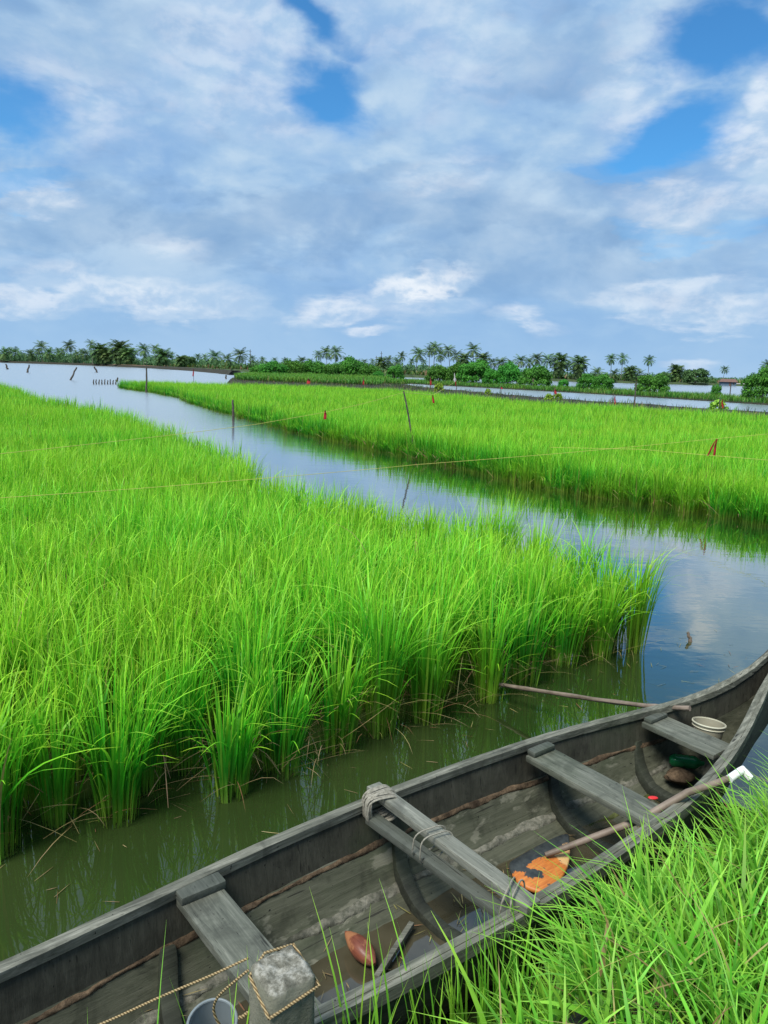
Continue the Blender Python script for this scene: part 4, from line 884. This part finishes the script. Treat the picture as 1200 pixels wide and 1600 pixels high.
def band(side, i0, t0, i1, t1, th, m, name, s0=-2.6, s1=2.0, rag_=.5):
    """a ragged, lumpy band of caulking stuck on the inner planking between two places of the section"""
    rows = []
    for s in np.arange(s0, s1, .010):
        q = [Vector(p) for p in section(s, side)]; a = q[i0].lerp(q[i0+1], t0); b_ = q[i1].lerp(q[i1+1], t1); c = Vector((s, prof(s)[2], .5)); row = []
        e0 = rag_*mnoise.fractal(Vector((s*7, side*3, i0+.5)), 1, 2, 5); e1_ = rag_*mnoise.fractal(Vector((s*7+40, side*3, i0+.5)), 1, 2, 5)
        for k in range(8):
            f = k/7; g_ = -e0*.5+f*(1+e0*.5+e1_*.5); p = a.lerp(b_, g_); n = (c-p).normalized()
            hgt = th*math.sin(math.pi*f)**.6*(.7+.9*mnoise.fractal(p*26, 1, 2, 4)+.3*mnoise.noise(p*90))+(.0015 if 0 < k < 7 else -.002)
            row.append(p+n*max(hgt, -.003))
        rows.append(row)
    return MB().loft(rows).build(name, m, boat)
for side in (1, -1):
    band(side, 2, -.05, 2, .62, .008, M_seam, 'coir_seam', rag_=.9)
    band(side, 4, .02, 4, .9, .007, M_seam2, 'bilge_seam', -2.2, 1.7, 1.0)
    band(side, 5, .86, 6, .06, .008, M_seam3, 'bottom_seam', -2.1, 1.6, 1.0)
def slab(pts, w, th, m, name, parent=boat, bev=.004, axis=Vector((1, 0, 0)), sub=0):
    """a timber along pts (boat coordinates) with width w along the boat and thickness th, tops at the given points"""
    pts = [Vector(p) for p in pts]; secs = []
    for i, p in enumerate(pts):
        ww = (w[i] if isinstance(w, (list, tuple)) else w)/2; j = .0022*mnoise.noise(p*17)
        t = (pts[min(i+1, len(pts)-1)]-pts[max(i-1, 0)]).normalized(); n = axis.cross(t).normalized()
        if n.z < 0: n = -n
        secs.append([p-axis*(ww+j)-n*th, p+axis*(ww-j)-n*th, p+axis*(ww-j)+n*j, p-axis*(ww+j)+n*j])
    return MB().loft(secs, True, True).build(name, m, parent, bevel=bev)
def lin(a, b_, n=7, sag=0.): a = Vector(a); b_ = Vector(b_); return [a.lerp(b_, i/n)-Vector((0, 0, sag*4*(i/n)*(1-i/n))) for i in range(n+1)]
# thwarts
t1 = slab(lin((-.805, .325, .352), (-.80, -.365, .352)), .150, .030, M_thw, 'thwart')
slab(lin((-.805, .330, .386), (-.802, .270, .382), 4), .160, .034, M_batd, 'cleat', t1, .008)
t3 = slab(lin((.905, .315, .352), (.885, -.36, .352)), .165, .030, M_thw, 'thwart')
slab(lin((.905, .318, .382), (.905, .268, .380), 4), .145, .028, M_batd, 'cleat', t3, .010)
t4 = slab(lin((1.635, .185, .372), (1.615, -.215, .372)), .175, .026, M_thw, 'thwart')
slab(lin((1.635, .185, .396), (1.635, .138, .394), 4), .15, .024, M_batd, 'cleat', t4, .010)
t2a = slab(lin((.012, .425, .424), (.000, -.455, .424), 9), .066, .032, M_bat, 'lashed_batten')
t2b = slab(lin((-.055, .345, .350), (-.030, -.38, .356), 9), .058, .030, M_batd, 'lower_batten')
t5 = slab(lin((-2.05, .16, .39), (-2.05, -.16, .39)), .17, .03, M_thw, 'thwart')
# ribs
def rib(s0, name='rib', sc=1.):
    for_pts = []
    for (a, z) in ((.86, .215), (.82, .17), (.72, .115), (.55, .075), (.36, .045), (.15, .038), (0, .036)):
        for_pts.append((a, z))
    hw, zg, c, rb = prof(s0); L = [(s0+.055*(a/.86)**3, c+a*hw, z+rb) for a, z in for_pts]+[(s0+.01, c-a*hw, z+rb) for a, z in reversed(for_pts[:-1])]
    return slab(L, [.050, .062, .066, .062, .056, .054, .056]+[.054, .056, .062, .064, .060, .050], .050, M_rib, name, boat, .010)
for s in (-1.75, -.98, .03, .96, 1.52): rib(s)
# silt lump on the lower left strake
# bilge water
V = []; sl = list(np.arange(-1.5, 1.25, .06))
for s in sl: V.append([(s, -.20, .004), (s, 0, .004), (s, .20, .004)])
MB().loft(V).build('bilge_water', M_bilge, boat)
MB().loft([[(s, -.165, .046), (s, -.04, .046-.028)] for s in sl[10:22]]).build('floor_silt', M_hull_in, boat) if False else None
# lashings
def wraps(c, axis, ra, rb, n, pitch, r, name, parent, m=M_lash, ph=0):
    """rope wound n times round a bar lying along axis"""
    axis = Vector(axis).normalized(); u = axis.cross(Vector((0, 0, 1))).normalized(); v = Vector((0, 0, 1)); pts = []
    for i in range(int(n*22)+1):
        th = 2*math.pi*i/22; sq = lambda x: math.copysign(abs(x)**.55, x)
        pts.append(Vector(c)+axis*(pitch*(i/22-n/2)+.004*math.sin(i*.37+ph))+u*ra*sq(math.cos(th))+v*rb*sq(math.sin(th)))
    return MB().tube(pts, r, 6, True, .15).build(name, m, parent)
ax = (0, 1, 0)
wraps((-.008, .355, .385), ax, .062, .052, 6, .010, .0048, 'rope_lashing', boat); wraps((-.020, .325, .378), (.25, 1, 0), .066, .056, 5, .011, .0045, 'rope_lashing', boat, ph=2)
wraps((-.02, .02, .388), (.1, 1, 0), .068, .056, 2, .045, .003, 'rope_lashing', boat); wraps((-.01, -.365, .39), (-.5, 1, 0), .066, .052, 2, .03, .0032, 'rope_lashing', boat)

# things lying in the boat (world coordinates from the boat frame)
def boat_litter():
    n = 170; S = rng.uniform(-1.5, 1.6, n); L = rng.normal(0, .13, n); P = []
    for a, l in zip(S, L):
        q = section(a, 1); l = max(-.24, min(.24, l)); z = float(np.interp(abs(l), [0, q[6][1]-q[7][1], q[5][1]-q[7][1], q[4][1]-q[7][1]], [q[7][2], q[6][2], q[5][2], q[4][2]])); P.append(list(bw(a, l-.01, max(z, .004)+.006)))
    V, F, U = blades(np.array(P), rng.uniform(.02, .09, n), rng.uniform(.002, .008, n), rng.random(n)*6.28, np.full(n, .97), np.zeros(n), 2, rng.random(n))
    tag(link('boat_litter', np_mesh('boat_litter', V, F, U), M_straw), 'bits of straw and leaf on the boat bottom', 'litter', None, 'stuff')
boat_litter()
# paddle: blade on the floor, shaft over the near gunwale
pb = bw(.70, .01, .085); pad = empty('paddle', pb, BA); tag(pad, 'wooden paddle with a flaking orange and black blade, its shaft over the near gunwale', 'paddle')
oc = [(885, 1302), (850, 1316), (805, 1341), (796, 1349), (799, 1362), (812, 1378), (832, 1387), (850, 1390), (868, 1380), (882, 1362), (890, 1340), (890, 1315)]
ol = []
for i, (x, y) in enumerate(oc):
    p = at(x, y, .095); q = bl(p)-bl(pb); ol.append(Vector((q.x, q.y, 0)))
bm = bmesh.new(); rings = []
cen = sum(ol, Vector())/len(ol)
OL = []
for i in range(len(ol)):
    a, b_, c_, d_ = ol[i-1], ol[i], ol[(i+1) % len(ol)], ol[(i+2) % len(ol)]
    for k in range(4): t = k/4; OL.append(.5*((2*b_)+(c_-a)*t+(2*a-5*b_+4*c_-d_)*t*t+(3*b_-a-3*c_+d_)*t**3))
for k, z in ((.96, -.012), (1, -.006), (1, .004), (.95, .010), (.5, .014)): rings.append([bm.verts.new(cen+(p-cen)*k+Vector((0, 0, z+.04*(p.y-cen.y)))) for p in OL])
n = len(OL)
for a, b_ in zip(rings[:-1], rings[1:]):
    for i in range(n): bm.faces.new((a[i], a[(i+1) % n], b_[(i+1) % n], b_[i]))
bm.faces.new(rings[0][::-1]); bm.faces.new(rings[-1]); bmesh.ops.recalc_face_normals(bm, faces=bm.faces[:])
for f in bm.faces: f.smooth = True
me = bpy.data.meshes.new('blade'); bm.to_mesh(me); bm.free(); link('blade', me, M_paddle, pad)
def inpad(p): return bl(p)-bl(pb)
sh0 = at(852, 1336, .115); shm = at(1075, 1238, .43); she = at(1150, 1212, .47)
sh = [inpad(sh0), inpad(at(890, 1322, .150)), inpad(at(1000, 1281, .315)), inpad(shm), inpad(at(1110, 1227, .445)), inpad(she)]
MB().tube(sh, [.011, .014, .0155, .0155, .015, .014], 10, True).build('shaft', M_bamboo, pad)
e1 = inpad(at(1147, 1212, .47)); e2 = inpad(at(1160, 1203, .478)); e3 = inpad(at(1172, 1216, .45))
MB().tube([e1+(e1-e2)*.6, e1.lerp(e2, .7), e2, e2.lerp(e3, .35), e3], [.017, .017, .018, .017, .017], 12, True).build('pipe_elbow', M_white, pad)
# husk
def spindle(name, a, b_, r, m, prof_, parent=None, k=24):
    a = Vector(a); b_ = Vector(b_); n = len(prof_); c = (a+b_)/2
    tb = MB().tube([Vector((0, 0, (i/(n-1)-.5)*(b_-a).length)) for i in range(n)], [max(.001, r*p) for p in prof_], k, True, .02)
    tb.v = [(v[0]*(1+.06*math.sin(3*math.atan2(v[1], v[0]))+.05*mnoise.noise(Vector(v)*40)), v[1]*(1+.06*math.sin(3*math.atan2(v[1], v[0]))+.05*mnoise.noise(Vector(v)*40)), v[2]) for v in tb.v]; o = tb.build(name, m, parent)
    o.location = c; o.rotation_euler = (b_-a).to_track_quat('Z', 'Y').to_euler(); return o
o = spindle('coconut_husk', at(540, 1456, .055), at(585, 1507, .040), .037, M_husk, (.12, .42, .62, .8, .93, 1, 1, .94, .8, .55, .2)); tag(o, 'reddish brown husk pod lying in the wet boat bottom', 'husk')
p0, p1 = at(643, 1447, .03), at(588, 1532, .03); bb = MB()
ax_ = (p1-p0).normalized(); sd_ = Vector((-ax_.y, ax_.x, 0)); bb.loft([[q-sd_*.011, q+sd_*.011, q+sd_*.010+Vector((0, 0, .02)), q-sd_*.010+Vector((0, 0, .02))] for q in (p0, p0.lerp(p1, .5), p1)], True, True)
tag(bb.build('wooden_slat', M_rail, bevel=.002), 'short grey wooden slat beside the husk in the boat', 'slat')
# bucket in the bow
def bucket(name, c, r0, r1, h, m, mr, label, fill=None, tilt=(0, 0), z0=0.):
    o = empty(name, c); o.rotation_euler = (tilt[0], tilt[1], 0); tag(o, label, 'bucket'); secs = []; k = 32
    for (r, z) in ((0.001, .004), (r0, .004), (r1-.002, h), (r1, h), (r1+.0015, h-.002), (r0+.003, 0), (0.001, 0)): secs.append([(r*math.cos(2*math.pi*i/k), r*math.sin(2*math.pi*i/k), z) for i in range(k)])
    MB().loft(secs, True).build('tub', m, o)
    ring = [(r1*1.015*math.cos(2*math.pi*i/k), r1*1.015*math.sin(2*math.pi*i/k), h-.004) for i in range(k+1)]; MB().tube(ring, .0045, 8, False).build('rim', mr, o)
    ring = [(r1*.995*math.cos(2*math.pi*i/k), r1*.995*math.sin(2*math.pi*i/k), h-.022) for i in range(k+1)]; MB().tube(ring, .003, 6, False).build('band', mr, o)
    if fill: b_ = MB(); b_.loft([[(rr*math.cos(2*math.pi*i/k), rr*math.sin(2*math.pi*i/k), fill+.012*mnoise.noise(Vector((rr*60*math.cos(i*.2), rr*60*math.sin(i*.2), 1)))) for i in range(k)] for rr in (r0*.2, r0*.6, r0*1.03+(r1-r0)*fill/h*.9)], True); b_.build('mud', M_seam, o)
    return o
c = at(1107, 1131, .37); bucket('bucket', Vector((c.x, c.y, .265)), .058, .078, .11, M_tub, M_rim, 'milky plastic bucket with mud inside, standing in the bow', .05, (R(-6), R(4)))
MB().tube([(-.07, 0, .10), (-.085, -.03, .03), (-.07, -.07, -.02), (-.02, -.10, -.01)], .003, 5).build('handle', M_stick, bpy.data.objects['bucket'])
c = at(334, 1590, .27); bucket('bucket', Vector((c.x, c.y+.01, .13)), .052, .067, .15, M_tubw, M_tubw, 'pale white plastic tub half hidden by grass left of the concrete post', None, (R(12), 0))
# green bottle, red bits
o = spindle('bottle', at(1046, 1187, .17), at(1100, 1193, .17), .034, M_green, (.5, .85, .95, .9, 1, .92, 1, .95, 1, .96, .7, .4, .3)); tag(o, 'crumpled green plastic bottle under the bow thwart', 'bottle')
def lump(name, c, r, m, label, cat, sc=(1, 1, .6), nz=.35):
    bm = bmesh.new(); bmesh.ops.create_icosphere(bm, subdivisions=3, radius=r)
    for v in bm.verts: v.co = Vector((v.co.x*sc[0], v.co.y*sc[1], v.co.z*sc[2]))*(1+nz*mnoise.fractal(v.co*22+Vector(c), 1, 2, 3))
    for f in bm.faces: f.smooth = True
    me = bpy.data.meshes.new(name); bm.to_mesh(me); bm.free(); o = link(name, me, m); o.location = c; return tag(o, label, cat)
lump('coir_bundle', at(1062, 1213, .11), .055, M_seam, 'brown coir bundle lying below the green bottle', 'coir', (1.3, .9, .6))
lump('red_scrap', at(1022, 1249, .365)+Vector((0, .012, 0)), .016, M_red, 'red plastic scrap on the third seat plank', 'scrap', (1.3, .7, .35), .1)
lump('red_float', at(1006, 1291, .14), .020, M_red, 'small red float between seat plank and near gunwale', 'float', (1, 1, .8), .1)
# bamboo pole from the bow into the rice
pp = [at(757, 1066, .10), at(840, 1079, .17), at(930, 1093, .28), at(1010, 1103, .37), at(1078, 1107, .440)]
Q = []
for i in range(len(pp)-1):
    for k in range(5): Q.append(pp[i].lerp(pp[i+1], k/5))
Q.append(pp[-1]); pl_ = MB().tube(Q, [.0125+(.0022 if i % 4 == 0 else 0) for i in range(len(Q))], 9, True, .08).build('bamboo_pole', M_bamboo); tag(pl_, 'thin bamboo pole reaching from the canoe bow into the rice', 'pole')

# ------------------------------------------------------------------ concrete post, mooring rope
pc = bw(-.945, -.478, 0); top = .69
post = MB(); n = 10; secs = []
bm = bmesh.new(); bmesh.ops.create_cube(bm, size=1); bmesh.ops.subdivide_edges(bm, edges=bm.edges[:], cuts=14, use_grid_fill=True)
for v in bm.verts:
    x, y, z = v.co; q = Vector((x*.124, y*.124, (z+.5)*1.1-1.1))
    rr = .018; m1 = max(abs(q.x), abs(q.y)); 
    cx_, cy_ = max(0, abs(q.x)-(.062-rr)), max(0, abs(q.y)-(.062-rr)); dd = math.hypot(cx_, cy_)
    if dd > rr: q.x -= math.copysign(cx_-cx_*rr/dd, q.x); q.y -= math.copysign(cy_-cy_*rr/dd, q.y)
    e = max(0, m1-.042)/.02; 
    if z > .49: q.z -= .012*e*e; q.z += .006*mnoise.fractal(Vector((q.x, q.y, 0))*40, 1, 2, 4)-.010*max(0, 1-math.hypot(q.x-.005, (q.y+.005)*2.2)/.035)
    q += Vector((mnoise.noise(q*14), mnoise.noise(q*14+Vector((5, 0, 0))), 0))*.008+Vector((mnoise.noise(q*60), mnoise.noise(q*60+Vector((5, 0, 0))), 0))*.003; v.co = q
for f in bm.faces: f.smooth = True
me = bpy.data.meshes.new('concrete_post'); bm.to_mesh(me); bm.free(); po = link('concrete_post', me, M_conc); po.location = (pc.x, pc.y, top); po.rotation_euler = (0, R(1), BA-R(3))
tag(po, 'rough square concrete mooring post at the bottom, rope looped round its top', 'post')
def pw(x, y, z): return po.matrix_basis @ Vector((x, y, z))
h = .066; loopp = []
cor = [(-h, -h, -.055), (h, -h, -.030), (h, h, -.012), (-.2*h, h, -.002), (-h, h*.6, -.022), (-h, -h, -.055)]
for a, b_ in zip(cor[:-1], cor[1:]):
    for k in range(6): loopp.append(pw(*Vector(a).lerp(Vector(b_), k/6)))
loopp.append(pw(*cor[0]))
mr = empty('mooring_rope', pw(-h, 0, -.03)); tag(mr, 'tan twisted rope looped round the concrete post and trailing left', 'rope')
def rel(L): return [Vector(p)-mr.location for p in L]
def crv(P, n=6):
    P = [Vector(p) for p in P]; P = [P[0]]+P+[P[-1]]; o = []
    for i in range(1, len(P)-2):
        a, b_, c_, d_ = P[i-1:i+3]
        for k in range(n): t = k/n; o.append(.5*((2*b_)+(c_-a)*t+(2*a-5*b_+4*c_-d_)*t*t+(3*b_-a-3*c_+d_)*t**3))
    return o+[P[-2]]
MB().tube(rel(loopp), .0036, 8, False).build('post_loop', M_rope, mr)
MB().tube(rel(crv([at(388, 1497, .665), at(330, 1524, .63), at(250, 1558, .57), at(165, 1597, .50), at(60, 1640, .44)])), .0030, 8, True).build('trailing_line', M_rope, mr)
MB().tube(rel(crv([at(388, 1516, .65), at(366, 1534, .61), at(342, 1556, .55), at(334, 1575, .50), at(339, 1594, .46), at(352, 1612, .42)])), .0034, 8, True).build('hanging_loop', M_rope, mr)
MB().tube(rel(crv([at(374, 1590, .47), at(380, 1588, .48), at(387, 1583, .49), at(392, 1590, .47), at(398, 1604, .45)])), .0044, 8, True).build('knot', M_rope, mr)
